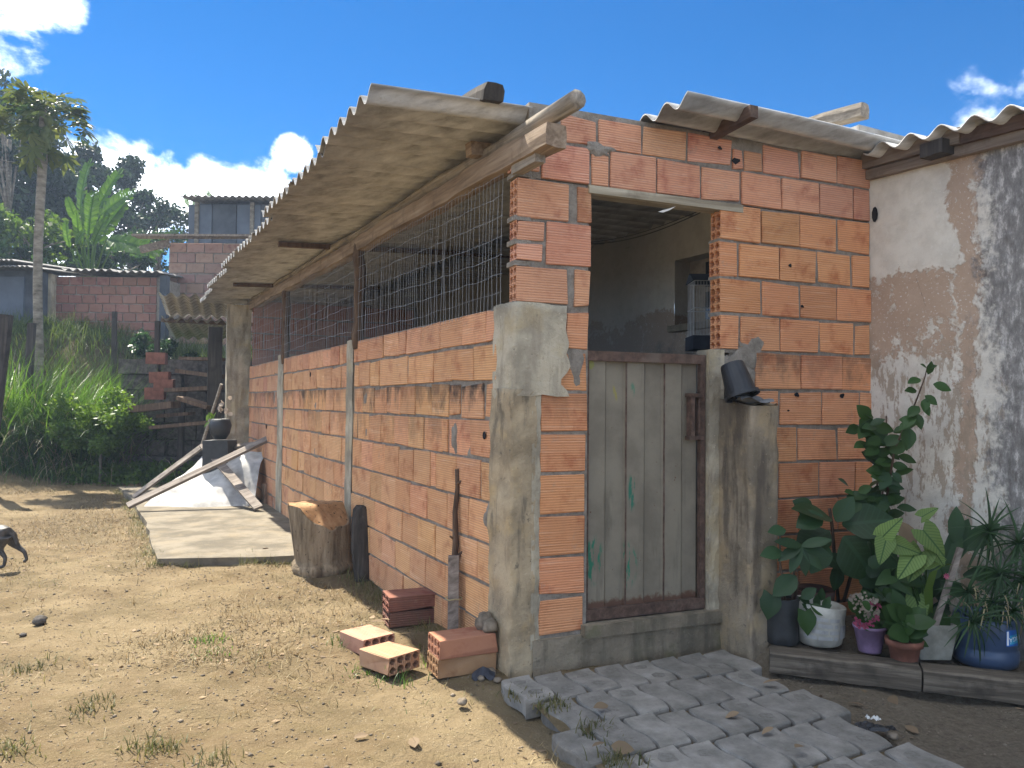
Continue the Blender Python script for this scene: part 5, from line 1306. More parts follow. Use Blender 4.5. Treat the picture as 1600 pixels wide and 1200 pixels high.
# dead leaves that can be picked out
leafspots = [(594, 968, 0), (603, 972, 0), (585, 965, 0), (1192, 1068, 1), (1155, 1113, 1), (1208, 1136, 1), (955, 1165, 1), (945, 1160, 1), (1345, 1078, 2), (1390, 1088, 2), (1255, 1165, 1), (1350, 1102, 2), (950, 1102, 1), (410, 857, 3), (648, 1168, 3), (575, 1148, 3), (1435, 1146, 2)]
LL = iter(['curled dead leaf in the middle of the flat ribbed brick', 'dead leaf at the right end of the flat ribbed brick', 'dead leaf at the left end of the flat ribbed brick', 'dead leaf on the pavers nearest the stub pier', 'dead leaf on the pavers below the gate corner', 'dead leaf near the right edge of the pavers', 'dead leaf low on the pavers, the right one of a pair', 'dead leaf low on the pavers, the left one of a pair', 'dead leaf on the grey dirt just below the first timber', 'dead leaf on the grey dirt below the joint of the two timbers', 'dead leaf lowest on the right part of the pavers', 'dead leaf on the grey dirt above the plastic litter', 'dead leaf on the paver row nearest the gate sill', 'dead leaf near the front edge of the concrete slab', 'dead leaf in the sun beside the shadow edge at the bottom', 'dead leaf in the sun left of the shadow edge', 'dead leaf on the grey dirt right of the plastic litter'])
for i, (u, v, w_) in enumerate(leafspots):
    z = (.075 if w_ == 0 else .045 if w_ == 1 else .04 if w_ == 3 and u < 450 else gz(*G(u, v).xy)+.012)
    p_ = G(u, v, z)
    r = bpy.data.objects.new('dead_leaf', lm('oval', 'dead_leaf')); COL.objects.link(r); r.location = p_; L = random.uniform(.05, .085)
    r.scale = (L, L, L); r.rotation_euler = (random.gauss(0, .25), random.gauss(0, .25), random.uniform(0, 6.28))
    tag(r, next(LL), 'leaf', ('dead leaves on the brick', 'dead leaves on the pavers', 'dead leaves on the dirt', 'dead leaves in the sun')[w_])

# ================================================================== SCATTER ON THE GROUND
def ptsin(n, x0, x1, y0, y1): return rng.uniform(x0, x1, n), rng.uniform(y0, y1, n)
def inside_shed(x, y):
    rx, ry = x-C0.x, y-C0.y
    return ((rx*NL.x+ry*NL.y) < .0) & ((rx*NR.x+ry*NR.y) < .0)
def onslab(x, y):
    r = np.zeros(len(x), bool); n = len(poly); j = n-1
    for i in range(n):
        xi, yi = poly[i]; xj, yj = poly[j]
        c_ = ((yi > y) != (yj > y)) & (x < (xj-xi)*(y-yi)/(yj-yi+1e-9)+xi); r ^= c_; j = i
    return r
def onpath(x, y):
    rx, ry = x-C0.x, y-C0.y; t_ = rx*DR.x+ry*DR.y; q_ = rx*NR.x+ry*NR.y
    return (t_ > -.12) & (t_ < 1.25-.14*q_) & (q_ > .1) & (q_ < 2.4)
def density(x, y): return vnoise(x, y, .9, 21)*.6+vnoise(x, y, 2.7, 22)*.4
# short dry grass
x, y = ptsin(260000, -10, 1.0, 1.9, 13.4)
d = density(x, y); keep = (rng.random(len(x)) < np.clip((d-.43)*3.4, .03, 1)*np.clip(7/(y+1), .35, 1)) & ~inside_shed(x, y) & ~onslab(x, y) & ~onpath(x, y) & (x < .25-.0*y)
x, y = x[keep], y[keep]; N = len(x)
V, F = blades(np.stack([x, y, ground_h(x, y)-.004], 1), rng.uniform(0, 6.28, N), rng.uniform(.5, 1.5, N), rng.uniform(.03, .085, N), rng.uniform(.002, .0048, N), rng.uniform(.0, 1.2, N), 2)
tag(npmesh('dry_grass', V, F, 'grass_dry'), kind='stuff')
# green blades in patches and along the edges
x, y = ptsin(60000, -9, .9, 1.9, 13)
d = vnoise(x, y, 1.3, 31)*.55+vnoise(x, y, 4.1, 32)*.45
keep = (rng.random(len(x)) < np.clip((d-.56)*4.0, 0, 1)*.6) & ~inside_shed(x, y) & ~onslab(x, y) & ~onpath(x, y) & (x < .15)
x, y = x[keep], y[keep]; N = len(x)
V, F = blades(np.stack([x, y, ground_h(x, y)-.004], 1), rng.uniform(0, 6.28, N), rng.uniform(.4, 1.4, N), rng.uniform(.02, .065, N), rng.uniform(.002, .0045, N), rng.uniform(.1, 1.2, N), 3)
tag(npmesh('short_grass', V, F, 'grass_mix'), kind='stuff')
# litter of leaf flakes and grit
x, y = ptsin(60000, -8, 2.6, 1.9, 11); d = density(x, y)
keep = (rng.random(len(x)) < np.clip((d-.36)*2.2, .05, .8)) & ~inside_shed(x, y) & ~onslab(x, y) & ~onpath(x, y)
keep &= (rng.random(len(x)) < np.where(x > .4, .25, 1.0))
x, y = x[keep], y[keep]
V, F = leafcloud(np.stack([x, y, ground_h(x, y)+.003], 1), rng.uniform(.012, .04, (len(x), 1)), 0)
V = V.reshape(-1, 4, 3); base = V[:, :1, 2:]; V[:, :, 2:] = base+np.abs(V[:, :, 2:]-base)*.35; V = V.reshape(-1, 3)
tag(npmesh('leaf_litter', V, F, 'dead_leaf'), kind='stuff')
x, y = ptsin(26000, -7, 2.8, 1.9, 9); keep = ~inside_shed(x, y) & ~onslab(x, y) & ~onpath(x, y); x, y = x[keep], y[keep]; N = len(x)
r = rng.uniform(.002, .007, N)**1.0*np.where(rng.random(N) < .03, 2.2, 1.0); cz = ground_h(x, y)+r*.2
octv = np.array([(1, 0, 0), (-1, 0, 0), (0, 1, 0), (0, -1, 0), (0, 0, .7), (0, 0, -.7)]); octf = np.array([(0, 2, 4), (2, 1, 4), (1, 3, 4), (3, 0, 4), (2, 0, 5), (1, 2, 5), (3, 1, 5), (0, 3, 5)])
V = np.stack([x, y, cz], 1)[:, None]+octv[None]*(r[:, None, None]*rng.uniform(.7, 1.3, (N, 6, 1))); F = (np.arange(N)[:, None, None]*6+octf[None]).reshape(-1, 3)
tag(npmesh('gravel', V.reshape(-1, 3), F, 'stone'), kind='stuff')
# grass thickening along the foot of the wall and round the slab
e_ = [Vector((*poly[i], 0)).lerp(Vector((*poly[(i+1) % len(poly)], 0)), k/60) for i in (0, 1, 4, 5, 6) for k in range(60)]+[LW(s_, 0, .05) for s_ in np.linspace(.5, 3.0, 120)]
pts_ = np.array([tuple(random.choice(e_)) for _ in range(3400)]); x = pts_[:, 0]+rng.normal(-.03, .05, len(pts_)); y = pts_[:, 1]+rng.normal(-.03, .05, len(pts_))
keep = ~onslab(x, y) & ~inside_shed(x, y) & (vnoise(x, y, 3.1, 44) > .35); x, y = x[keep], y[keep]; N = len(x)
V, F = blades(np.stack([x, y, ground_h(x, y)-.004], 1), rng.uniform(0, 6.28, N), rng.uniform(.1, 1.2, N), rng.uniform(.03, .10, N), rng.uniform(.002, .005, N), rng.uniform(.2, 1.4, N), 3)
tag(npmesh('edge_grass', V, F, 'grass_mix'), kind='stuff')
# individual weed tufts
def tuft(u, v, n, L, label, mat='grass_green', spread=.05, group=None, z=None):
    p_ = G(u, v); x0, y0 = p_.x, p_.y
    x = x0+rng.normal(0, spread, n); y = y0+rng.normal(0, spread, n)
    zz = ground_h(x, y) if z is None else np.full(n, z)
    V, F = blades(np.stack([x, y, zz-.004], 1), rng.uniform(0, 6.28, n), rng.uniform(.05, .8, n), L*rng.uniform(.5, 1.2, n), rng.uniform(.003, .006, n), rng.uniform(.3, 1.4, n), 4)
    o = npmesh('grass_tuft', V, F, mat, None, (x0, y0, gz(x0, y0))); return tag(o, label, 'grass tuft', group)
GT = 'weed tufts in the sunny dirt'
TL = iter(['green tuft left of the flat ribbed bricks', 'low green tuft in the middle of the sunny dirt', 'weed tuft at the front end of the flat ribbed bricks', 'sparse tuft just below the one in the middle of the sunny dirt', 'dry tuft near the bottom of the photo, right of the big one', 'dull tuft in the dirt below the dark clod', 'dull tuft at the left edge below the dark pebble', 'biggest dull tuft near the bottom of the sunny dirt', 'dry tuft in the bottom left corner', 'thin tuft between the flat bricks and the brick stack', 'tuft just below the one left of the flat bricks', 'tuft at the front left corner of the slab', 'tuft at the middle of the slab front edge', 'tuft at the foot of the stump'])
PL = iter(['weed tuft between the first two pavers on the left edge', 'weed tuft at the second step of the paver edge', 'weed tuft lowest along the paver edge', 'weed tuft on the dirt below the corner pier', 'weed tuft against the first corner paver'])
for (u, v, n, L) in ((545, 1003, 90, .07), (325, 990, 90, .05), (620, 1055, 40, .08), (330, 1010, 60, .04), (330, 1185, 70, .06), (140, 1098, 90, .05), (45, 1040, 80, .05), (240, 1155, 130, .06), (20, 1165, 90, .06), (650, 1025, 30, .08), (560, 1040, 40, .05), (235, 868, 40, .09), (372, 868, 22, .07), (495, 885, 40, .06)):
    tuft(u, v, n, L, next(TL), 'grass_mix' if v > 1060 or u < 300 else 'grass_green', .055, GT)
for (u, v, n, L) in ((865, 1108, 90, .045), (930, 1147, 90, .055), (965, 1195, 80, .055), (800, 1090, 40, .05), (845, 1098, 50, .04)):
    tuft(u, v, n, L, next(PL), 'grass_mix', .04, 'weed tufts along the pavers', .01)

# ================================================================== BACKGROUND: BANK, HOUSES, JUNK
BANKZ = 2.1
def brick_house(name, origin, x0, x1, y, z0, z1, depth, bw, bh, color, label, cat, mortar='mortar', bz0=None):
    r = empty(name, origin, label, cat)
    m = MB(); m.box(((x0+x1)/2, y+depth/2, (z0+z1)/2), ((x1-x0)/2, 0, 0), (0, depth/2-.012, 0), (0, 0, (z1-z0)/2)); wl = m.build('wall', mortar, r)
    meshes = [brick_mesh(bw-.02, bh-.02, .09, False, .2) for _ in range(4)]; half = [brick_mesh(bw/2-.02, bh-.02, .09, False, .2) for _ in range(2)]
    k = 0; z = z1-bh
    while z > (bz0 if bz0 is not None else z0):
        x = x0; odd = k % 2
        while x < x1-.05:
            ww = bw/2 if (odd and x == x0) else bw
            if x+ww > x1+.01: 
                ww = bw/2
                if x+ww > x1+.02: break
            place_brick(wl, random.choice(meshes if ww == bw else half), (x+ww/2, y+.045-.012+.0, z+bh/2), 0, rgbj(color, .14), .15*random.random())
            x += ww
        z -= bh; k += 1
    return r, wl
bo, bw_ = brick_house('brick_outbuilding', (-8.9, 17, BANKZ), -10.15, -7.82, 17.0, 1.6, 4.02, 2.5, .30, .20, (.30, .155, .115), 'low red brick outbuilding under a corrugated roof on the bank at the left', 'outbuilding', bz0=2.2)
m = MB(); m.box((-7.74, 17.02, 2.9), (.07, 0, 0), (0, .09, 0), (0, 0, 1.15)); m.build('corner_post', 'grey_wall', bo)
m = MB(); m.box((-10.3, 16.9, 2.9), (.17, 0, 0), (0, .1, 0), (0, 0, 1.15)); m.build('concrete_column', 'pier_cement', bo)
def froof(parent, x0, x1, yf, yb, zf, zb, mat='roof_metal', pw=.177, amp=.028):
    m = MB(); n = int((x1-x0)/pw*8)
    for dz in (.006, -.006): m.grid(lambda i, j: Vector((x0+(x1-x0)*i, yf+(yb-yf)*j, zf+(zb-zf)*j+amp*math.cos((x1-x0)*i/pw*2*math.pi)+dz)), n, 2)
    m.grid(lambda i, j: Vector((x0+(x1-x0)*i, yf, zf+amp*math.cos((x1-x0)*i/pw*2*math.pi)-.006+.012*j)), n, 1)
    return m.build('roof_sheet', mat, parent, smooth=True)
froof(bo, -9.9, -8.75, 16.75, 19.6, 4.13, 4.35); froof(bo, -8.7, -7.72, 16.75, 19.6, 4.10, 4.32)
gb = empty('grey_outbuilding', (-11.2, 16.4, BANKZ), 'grey painted outbuilding with a pale blue door and a metal roof at the left edge', 'outbuilding')
m = MB(); m.box((-11.6, 17.4, 2.9), (1.4, 0, 0), (0, 1.0, 0), (0, 0, 1.15)); m.build('wall', 'grey_wall', gb)
m = MB(); m.box((-10.75, 16.38, 2.95), (.30, 0, 0), (0, .03, 0), (0, 0, .95)); dr_ = m.build('door', 'grey_door', gb); m = MB(); m.box((-10.52, 16.33, 2.9), (.03, 0, 0), (0, .02, 0), (0, 0, .06)); m.build('handle', 'rust', dr_)
m = MB(); m.box((-11.35, 16.38, 3.3), (.26, 0, 0), (0, .03, 0), (0, 0, .42)); wn = m.build('window', 'window_frame', gb); m = MB(); m.box((-11.35, 16.34, 3.3), (.21, 0, 0), (0, .015, 0), (0, 0, .37)); m.build('pane', 'window_glass', wn)
froof(gb, -13.2, -10.05, 15.9, 18.6, 4.05, 4.3, pw=.10, amp=.016); froof(gb, -13.2, -10.35, 15.85, 18.6, 4.17, 4.42, pw=.10, amp=.016)
b2, b2w = brick_house('brick_house', (-7.3, 18, BANKZ), -8.1, -5.0, 18.0, 1.6, 5.0, 4, .42, .24, (.36, .235, .18), 'pale brick house with a timber eave behind the awning', 'house', bz0=2.4)
m = MB(); m.bar((-8.75, 17.7, 5.08), (-5.0, 17.7, 5.10), .35, .05); m.build('eave_board', 'fascia_wood', b2, wobble=.02, wfreq=2)
m = MB(); m.bar((-8.7, 17.85, 4.80), (-8.05, 17.9, 4.98), .1, .16); m.build('bracket', 'fascia_wood', b2)
g2 = empty('grey_boarded_house', (-6.5, 20.5, BANKZ), 'blue-grey boarded upper storey under a corrugated roof, above the brick house', 'house')
m = MB(); m.box((-6.1, 21.8, 4.2), (2.3, 0, 0), (0, 1.4, 0), (0, 0, 2.35)); m.build('wall', 'grey_wall', g2)
for i in range(7): m = MB(); m.box((-8.35+.65*i, 20.37, 5.85), (.31, 0, 0), (0, .02, 0), (0, 0, .66)); m.build('board', 'grey_wall' if i % 2 else 'grey_door', g2)
for xx in (-8.42, -6.95): m = MB(); m.box((xx, 20.33, 5.85), (.05, 0, 0), (0, .05, 0), (0, 0, .72)); m.build('post', 'trunk', g2)
froof(g2, -8.75, -3.5, 19.9, 23.2, 6.62, 6.95, 'roof_metal')
# awning beyond the shed
aw = empty('awning', (-5.2, 12.8, 2.6), 'two overlapping corrugated fibre-cement sheets forming an awning past the end of the shed', 'awning')
def awsheet(xa0, xb0, y0, z0, xa1, xb1, y1, z1, nw):
    m = MB(); n = nw*10
    for dz in (.004, -.004):
        m.grid(lambda i, j: Vector(((xa0+(xb0-xa0)*i)*(1-j)+(xa1+(xb1-xa1)*i)*j, y0+(y1-y0)*j+.15*i, z0+(z1-z0)*j-.03*i+.03*math.cos(2*math.pi*nw*i)+dz)), n, 3)
    m.build('roof_sheet', 'fibre_cement', aw, smooth=True)
awsheet(-5.46, -4.20, 11.8, 2.93, -5.92, -4.62, 13.1, 2.74, 7); awsheet(-5.94, -4.66, 12.95, 2.69, -6.45, -4.85, 14.5, 2.48, 8)
m = MB(); m.bar((-6.0, 13.1, 2.66), (-4.5, 13.3, 2.62), .07, .06); m.build('batten', 'post_wood', aw)
for (x, y) in ((-5.95, 12.85), (-4.55, 12.8)):
    m = MB(); m.bar((x, y, -.1), (x, y, 2.62), .07, .07, (0, 1, 0)); m.build('post', 'dark_wood', aw)
# dark retaining wall behind the junk
rw = empty('retaining_wall', (-4.6, 12.9, 0), 'dark dry stone retaining wall in the shade beyond the shed', 'wall')
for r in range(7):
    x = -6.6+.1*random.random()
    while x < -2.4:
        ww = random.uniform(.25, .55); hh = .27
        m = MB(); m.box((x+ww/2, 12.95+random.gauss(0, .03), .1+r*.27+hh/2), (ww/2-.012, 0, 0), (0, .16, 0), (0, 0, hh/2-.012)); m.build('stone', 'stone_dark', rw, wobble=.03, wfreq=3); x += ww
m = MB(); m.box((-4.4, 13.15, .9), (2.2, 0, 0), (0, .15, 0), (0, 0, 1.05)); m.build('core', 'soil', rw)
# junk: planks and bricks
def jplank(a, b, w_, h_, label, mat='post_wood'):
    m = MB(); m.bar(a, b, w_, h_); tag(m.build('plank', mat, None, origin=a, wobble=.008), label, 'plank', 'scrap planks piled beyond the slab')
JPL = ['thick grey plank at the lower left of the shaded scrap pile', 'wide plank tilted down to the right in the scrap pile', 'plank lying lowest in the shaded scrap pile', 'long level plank at the middle height of the scrap pile', 'short plank just above the lowest in the scrap pile', 'topmost plank of the shaded scrap pile', 'sagging plank second from the top of the scrap pile']; JPi = iter(JPL)
for (a, b, w_, h_) in ((P(208, 640, 11.9), P(275, 632, 11.7), .22, .10), (P(283, 622, 11.6), P(330, 637, 11.5), .26, .06), (P(240, 668, 11.8), P(330, 660, 11.5), .2, .05), (P(262, 610, 12.0), P(345, 606, 11.8), .2, .06), (P(250, 650, 12.0), P(300, 646, 11.9), .2, .05), (P(285, 560, 12.2), P(350, 562, 12.0), .18, .05), (P(280, 580, 12.3), P(345, 588, 12.0), .18, .06)):
    jplank(a, b, w_, h_, next(JPi))
for (u, v, lb_) in ((245, 560, 'topmost reddish broken brick in the shade under the awning'), (250, 590, 'reddish broken brick second from the top under the awning'), (243, 615, 'lowest reddish broken brick in the shaded pile'), (257, 602, 'rightmost reddish broken brick in the shaded pile')):
    c = P(u, v, 12.2); m = MB(); m.box(c, (.14, .03, 0), (-.02, .09, 0), (0, 0, .09)); tag(m.build('scrap_brick', 'terracotta', None, origin=c, wobble=.012), lb_, 'brick', 'broken bricks in the shaded pile')
for (x, y, z0, z1) in ((-5.3, 12.3, 0, 1.5), (-4.4, 12.2, 0, 1.45)):
    m = MB(); m.bar((x, y, z0), (x+.03, y, z1), .08, .08, (0, 1, 0)); tag(m.build('rough_post', 'dark_wood', None, origin=(x, y, z0)), 'dark upright post holding the scrap pile, ' + ('left one' if x < -5 else 'right one'), 'post')
# pole and flower pot by the door jamb
m = MB(); a, b = P(316, 694, 10.5), P(346, 600, 10.3); m.tube([a, b], [.022, .02], 7); tag(m.build('pole', 'weathered_wood', None, origin=a), 'pale wooden pole leaning by the far doorway', 'pole')
fp = P(344, 672, 9.9); fpt = empty('flower_pot', fp, 'round black pot with a pale flower by the far door jamb', 'potted plant')
m = MB(); m.lathe((fp.x, fp.y, fp.z-.12), [(.07, 0), (.12, .08), (.14, .18), (.12, .26), (.10, .265), (.09, .22)], 18); m.build('pot', 'plastic_black', fpt, smooth=True)
m = MB(); m.box((fp.x, fp.y, (fp.z-.12)/2), (.16, 0, 0), (0, .16, 0), (0, 0, (fp.z-.14)/2)); tag(m.build('crate', 'plastic_dark', None, origin=(fp.x, fp.y, 0)), 'dark crate holding up the round black flower pot', 'crate')
for k in range(9): put_leaf(fpt, 'oval', 'leaf_light', fp+Vector((-.09+random.gauss(0, .03), 0, .12+random.gauss(0, .03))), imgdir(random.uniform(0, 360), .3), jn(.4), .10)
for k in range(12): put_leaf(fpt, 'round', 'flower_pale', fp+Vector((.04+random.gauss(0, .03), 0, .28+random.gauss(0, .05))), imgdir(random.uniform(0, 360), .3), jn(.4), .06, 1, 'petal')
# fence posts in the grass
for (u0, v0, u1, v1, y, w_, lab) in ((2, 560, 10, 492, 10.5, .14, 'dark leaning post at the left edge before the tall grass'), (178, 560, 179, 487, 14.5, .08, 'dark fence post in front of the brick outbuilding'), (48, 540, 50, 505, 12.9, .11, 'dark stub post sunk in the tall grass')):
    a, b = P(u0, v0, y), P(u1, v1, y); a = a-(b-a).normalized()*max(0, a.z-gz(a.x, a.y)-.0)*1.1; m = MB(); m.bar(a, b, w_, w_*.7, (0, 1, 0)); tag(m.build('post', 'dark_wood', None, origin=a, wobble=.006), lab, 'post')

# ================================================================== VEGETATION BEHIND
def grass_clump(c, n, R, L, label, wd=.013, lean=0.0):
    c = Vector(c); r = empty('tall_grass', c, label, 'grass clump')
    x = c.x+rng.normal(0, R, n); y = c.y+rng.normal(0, R*.6, n)
    az = rng.uniform(0, 6.28, n); az = np.where(rng.random(n) < lean, rng.normal(-.2, .5, n), az)
    V, F = blades(np.stack([x, y, ground_h(x, y)-.03], 1), az, rng.uniform(.05, .5, n), L*rng.uniform(.5, 1.15, n), rng.uniform(.6, 1.3, n)*wd, rng.uniform(.5, 2.0, n), 7)
    npmesh('blades', V, F, 'grass_green', r)
    k = n//7; x = c.x+rng.normal(0, R, k); y = c.y+rng.normal(0, R*.6, k)
    V, F = blades(np.stack([x, y, ground_h(x, y)-.03], 1), rng.uniform(0, 6.28, k), rng.uniform(.1, 1.0, k), L*rng.uniform(.4, 1.0, k), rng.uniform(.5, 1.1, k)*wd, rng.uniform(.5, 2.6, k), 7)
    npmesh('dry_blades', V, F, 'straw', r); return r
for args in (((-8.0, 12.9, gz(-8.0, 12.9)), 2400, .50, 2.15, 'tall green grass clump growing at the left in front of the papaya trunk', .016, .2), ((-7.15, 13.2, gz(-7.15, 13.2)), 2200, .42, 2.1, 'tall grass clump whose blades arch over to the right', .015, .75), ((-8.9, 12.6, gz(-8.9, 12.6)), 900, .35, 1.7, 'tall grass clump at the left edge by the leaning post', .016, .2), ((-6.2, 14.4, gz(-6.2, 14.4)), 500, .4, 1.3, 'dull seeding grass clump below the corner of the brick outbuilding', .010, .3)):
    grass_clump(*args)
def bush(name, c, R, n, leaf, mat, label, cat='bush', clumps=16, trunk=None, trunk_r=.05, limbs=6, zs=.8, droop=.2):
    c = Vector(c); base = Vector(trunk) if trunk else Vector((c.x, c.y, gz(c.x, c.y)))
    r = empty(name, base, label, cat)
    cs = []
    for k in range(clumps):
        d = Vector(rng.normal(size=3)); d.normalize(); d *= (random.random()**.45)
        cs.append((c+Vector((d.x*R[0], d.y*R[1], d.z*R[2])), random.uniform(.22, .42)*min(R[0], R[2])))
    per = n//clumps; C = []
    for q_, rr in cs:
        v = rng.normal(size=(per, 3)); v /= np.linalg.norm(v, axis=1)[:, None]; v *= (rng.random((per, 1))**.4)*rr
        v[:, 2] *= zs; C.append(np.array(q_)[None]+v)
    C = np.concatenate(C); V, F = leafcloud(C, np.full((len(C), 1), leaf), droop); npmesh('crown', V, F, mat, r)
    m = MB(); top = c-ZV*R[2]*.25; pts = [base-ZV*.1, base.lerp(top, .4)+Vector((random.gauss(0, .05), 0, 0)), top]
    m.tube(pts, [trunk_r*1.3, trunk_r, trunk_r*.7], 8)
    for k in range(limbs):
        q_ = random.choice(cs)[0]; st_ = base.lerp(top, random.uniform(.55, 1)); m.tube([st_, st_.lerp(q_, .5)+Vector((random.gauss(0, .1*R[0]), 0, .1*R[2])), q_], [trunk_r*.5, trunk_r*.3, trunk_r*.12], 5)
    m.build('trunk', 'trunk', r, smooth=True); return r
p_ = P(158, 655, 12.0); bush('leafy_bush', p_, (.66, .40, .60), 7500, .065, 'leaf_light', 'light green leafy bush at the foot of the bank, right of the tall grass', clumps=22, trunk_r=.02)
p_ = P(100, 660, 12.6); bush('leafy_bush', p_, (.45, .3, .5), 1700, .09, 'leaf_mid', 'duller green bush in the shade below the tall grass', clumps=12, trunk_r=.02)
p_ = P(255, 548, 13.6); bush('shaded_shrub', p_, (.55, .3, .35), 1800, .09, 'leaf_dark', 'dark shrub in the shade under the awning', clumps=12, trunk_r=.02)
x = rng.uniform(-6.9, -4.4, 5200); y = 12.6+rng.normal(0, .35, 5200)+.12*(x+5.5); keep = rng.random(5200) < np.clip(1.2-abs(x+5.6)*.55, .15, 1)
x, y = x[keep], y[keep]
V, F = leafcloud(np.stack([x, y, ground_h(x, y)+rng.random(len(x))**1.5*.30], 1), np.full((len(x), 1), .075), -.3); tag(npmesh('ground_cover', V, F, 'leaf_light'), kind='stuff')
n = 5200; x = rng.uniform(-9.5, -4.3, n); y = 12.75+rng.normal(0, .4, n); V, F = blades(np.stack([x, y, ground_h(x, y)], 1), rng.uniform(0, 6.28, n), rng.uniform(.05, .6, n), rng.uniform(.1, .38, n), rng.uniform(.005, .011, n), rng.uniform(.4, 1.5, n), 4)
tag(npmesh('weeds', V, F, 'grass_green'), kind='stuff')
n = 22000; x = rng.uniform(-14, -3.8, n); y = rng.uniform(13.2, 17.5, n); V, F = blades(np.stack([x, y, ground_h(x, y)], 1), rng.uniform(0, 6.28, n), rng.uniform(.05, .6, n), rng.uniform(.15, .6, n), rng.uniform(.007, .016, n), rng.uniform(.4, 1.5, n), 4)
tag(npmesh('bank_grass', V, F, 'bank_grass'), kind='stuff')
# papaya tree
tb = P(60, 530, 13.4); tb.z = gz(tb.x, tb.y); tp = P(66, 190, 13.4)
pap = empty('papaya_tree', tb, 'tall slim papaya tree with a ring of fruit under a ragged crown', 'tree')
m = MB(); m.tube([tb-ZV*.1]+[tb.lerp(tp, k/8)+Vector((.03*math.sin(k), 0, 0)) for k in range(1, 9)]+[tp+ZV*.35], [.085, .082, .08, .076, .073, .072, .072, .075, .075, .04], 12); m.build('trunk', 'trunk', pap, smooth=True)
for k in range(16):
    a = random.uniform(0, 6.28); q_ = tp+Vector((math.cos(a)*.13, math.sin(a)*.13, random.uniform(-.55, .05)))
    m = MB(); m.lathe(q_, [(.005, -.13), (.05, -.10), (.075, -.02), (.065, .06), (.02, .11)], 9, cap=(True, True)); m.build('fruit', 'fruit', pap, smooth=True)
crown = MB(); VV = []; 
def palmate(pos, d, size):
    """lobed hand leaf: seven pointed fingers"""
    d = d.normalized(); s_ = d.cross(ZV).normalized(); u_ = s_.cross(d); vs = [pos]; fs = []
    for k in range(7):
        a = -2.2+4.4*k/6; L = size*(1-.07*abs(k-3)); f = d*math.cos(a)+s_*math.sin(a); w_ = s_*math.cos(a)-d*math.sin(a); dr__ = ZV*(-.18*size)
        o_ = len(vs); vs += [pos+f*L*.55+w_*L*.17+dr__*.3, pos+f*L+dr__, pos+f*L*.55-w_*L*.17+dr__*.3]; fs.append((0, o_, o_+1, o_+2))
    return vs, fs
for k in range(46):
    a = random.uniform(0, 6.28); el = random.uniform(-.35, 1.1); L = random.uniform(.35, .68)
    d = Vector((math.cos(a)*math.cos(el), math.sin(a)*math.cos(el), math.sin(el))); s_ = tp+ZV*random.uniform(.0, .35); e_ = s_+d*L-ZV*.12
    m = MB(); m.tube([s_, s_.lerp(e_, .5)+ZV*.05, e_], [.014, .011, .008], 5); 
    if k < 18: m.build('leaf_stalk', 'leaf_mid', pap)
    vs, fs = palmate(e_, (d-ZV*.5), random.uniform(.2, .32)); crown.add(vs, fs)
    vs, fs = palmate(e_+Vector((random.gauss(0, .1), random.gauss(0, .1), -.1)), Vector((d.y, -d.x, -.5)), random.uniform(.16, .26)); crown.add(vs, fs)
for k in range(12):
    q_ = tp+Vector((random.gauss(0, .22), random.gauss(0, .2), random.uniform(-.75, -.35))); vs, fs = palmate(q_, Vector((random.gauss(0, .4), random.gauss(0, .3), -1)), .3); crown.add(vs, fs)
crown.build('crown', 'leaf_papaya', pap)
# banana plants
def banana(base, leaves, label, name='banana_plant'):
    r = empty(name, base, label, 'banana plant'); m = MB(); base = Vector(base)
    for k in range(3): m.tube([base+Vector((.18*(k-1), .1*k, -.3)), base+Vector((.12*(k-1), .1*k, .7)), base+Vector((.06*(k-1), .1*k, 1.5))], [.13, .11, .07], 9)
    m.build('trunk', 'leaf_light', r, smooth=True)
    for (u0, v0, u1, v1, y, w_, tw) in leaves:
        a, b = P(u0, v0, y), P(u1, v1, y-tw); L = (b-a).length; o = put_leaf(r, 'banana', 'leaf_banana', a, (b-a)+ZV*L*.12, Vector((random.gauss(0, .3), -1, .35)), L, w_)
        s_ = base+ZV*1.4; m = MB(); m.tube([s_, s_.lerp(a, .6)-ZV*.05, a], [.03, .024, .018], 6); m.build('leaf_stalk', 'leaf_light', r)
bb = P(140, 430, 19.5); bb.z = gz(bb.x, bb.y)
banana(bb, [(127, 338, 122, 246, 19.5, 1.25, .3), (150, 340, 176, 262, 19.6, 1.2, .4), (138, 370, 142, 296, 19.3, 1.2, .1), (152, 345, 196, 300, 19.2, 1.25, .6), (122, 350, 100, 310, 19.4, 1.2, .3), (128, 385, 112, 335, 19.0, 1.0, .4), (145, 385, 166, 330, 19.1, 1.0, .3), (165, 375, 235, 395, 18.6, 1.1, .6), (172, 392, 225, 375, 18.8, 1.0, .4), (110, 388, 95, 345, 19.2, 1.0, .2), (150, 380, 190, 315, 19.8, 1.3, .2), (118, 382, 128, 360, 18.8, 1.3, .2)], 'bright green banana plant with upright torn leaves behind the brick outbuilding')
bb2 = P(318, 340, 27); bb2.z = gz(bb2.x, bb2.y)
banana(bb2, [(296, 325, 286, 304, 27, 1.1, .2), (302, 325, 303, 303, 27, 1.2, .2), (335, 328, 324, 298, 27, 1.1, .2), (340, 330, 352, 312, 27, 1.1, .2)], 'far banana plant whose leaf tips show above the boarded house roof')
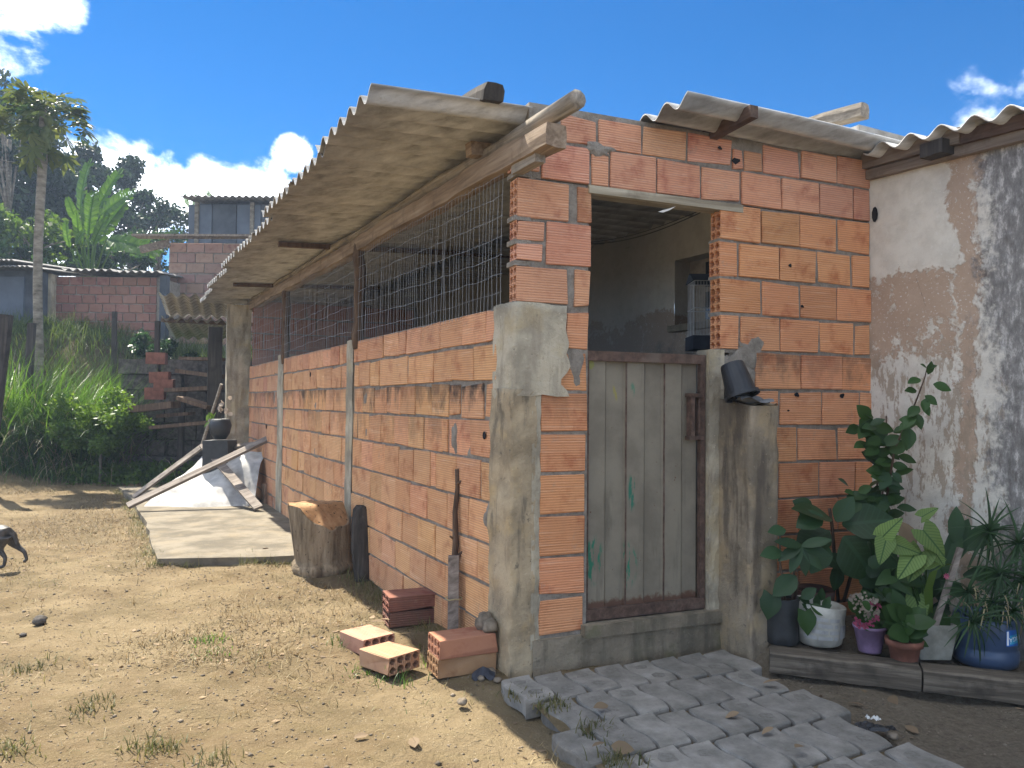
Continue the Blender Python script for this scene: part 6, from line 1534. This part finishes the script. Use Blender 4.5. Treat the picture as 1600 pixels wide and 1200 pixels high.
# trees
def tree(u, v, y, R, n, leaf, mat, label, clumps=30, tr=.22, base_u=None):
    c = P(u, v, y); b = P(base_u or u, 560, y); b.z = gz(b.x, b.y)
    return bush('tree', c, R, n, leaf, mat, label, 'tree', clumps, trunk=b, trunk_r=tr, limbs=14, zs=.75, droop=.35)
tree(-30, 235, 27, (3.3, 2.5, 3.0), 12000, .24, 'leaf_tree', 'large dark tree behind the papaya at the left edge', 34, .28)
tree(130, 290, 31, (2.9, 2.2, 1.7), 10000, .23, 'leaf_tree', 'rounded dark tree behind the banana plant', 26, .24)
tree(60, 300, 29, (2.6, 2.0, 2.3), 8000, .23, 'leaf_tree', 'dark tree filling the gap between papaya trunk and banana plant', 24, .22)
tree(218, 330, 30, (1.6, 1.3, 1.8), 3600, .19, 'leaf_tree', 'thin airy tree left of the boarded house', 20, .13)
tree(245, 385, 26, (.9, .8, 1.0), 1200, .16, 'leaf_mid', 'small thin tree close to the left end of the boarded house', 12, .07)
tree(45, 375, 21, (1.6, 1.0, 1.0), 3400, .17, 'leaf_light', 'yellow-green small-leaved tree over the outbuilding roofs', 22, .09)
tree(15, 200, 24, (.8, .8, 1.5), 1500, .2, 'leaf_tree', 'spindly dark tree top beside the papaya crown', 12, .09)
tree(-10, 400, 20, (1.2, .9, .8), 1800, .16, 'leaf_mid', 'bushy green tree above the metal roof at the left edge', 12, .08)
tree(150, 402, 23, (1.9, 1.0, .75), 5200, .17, 'leaf_mid', 'dense dark hedge-like shrub behind the roof of the brick outbuilding', 22, .06)
tree(205, 385, 24.5, (1.1, .8, 1.0), 2600, .17, 'leaf_tree', 'leafy shrub between the banana plant and the boarded house', 14, .07)
# service wire to the papaya
m = MB(); a, b = P(-20, 245, 13.3), P(56, 253, 13.35); m.tube([a.lerp(b, k/8)-ZV*.05*math.sin(math.pi*k/8) for k in range(9)], .008, 5); tag(m.build('wire', 'plastic_black', None, origin=a), 'thin wire running from the left edge to the papaya trunk', 'wire')

# ================================================================== HAZE (thin volume added in place of a lens flare veil)
hz = bpy.data.materials.new('haze'); hz.use_nodes = True; MATS['haze'] = hz
ht = NT(hz.node_tree); hz.node_tree.nodes.remove(hz.node_tree.nodes['Principled BSDF'])
pv = ht.node('ShaderNodeVolumePrincipled', Density=HAZE_DENSITY, Anisotropy=.25); pv.inputs['Color'].default_value = (.58, .74, 1.0, 1)
hz.node_tree.links.new(pv.outputs[0], ht.n['Material Output'].inputs['Volume'])
m = MB(); m.box((0, 100, 7.1), (560, 0, 0), (0, 660, 0), (0, 0, 9.1)); tag(m.build('haze', 'haze', None), kind='stuff')

sc.render.engine = 'CYCLES'
sc.cycles.max_bounces = 8; sc.cycles.diffuse_bounces = 4; sc.cycles.transparent_max_bounces = 8
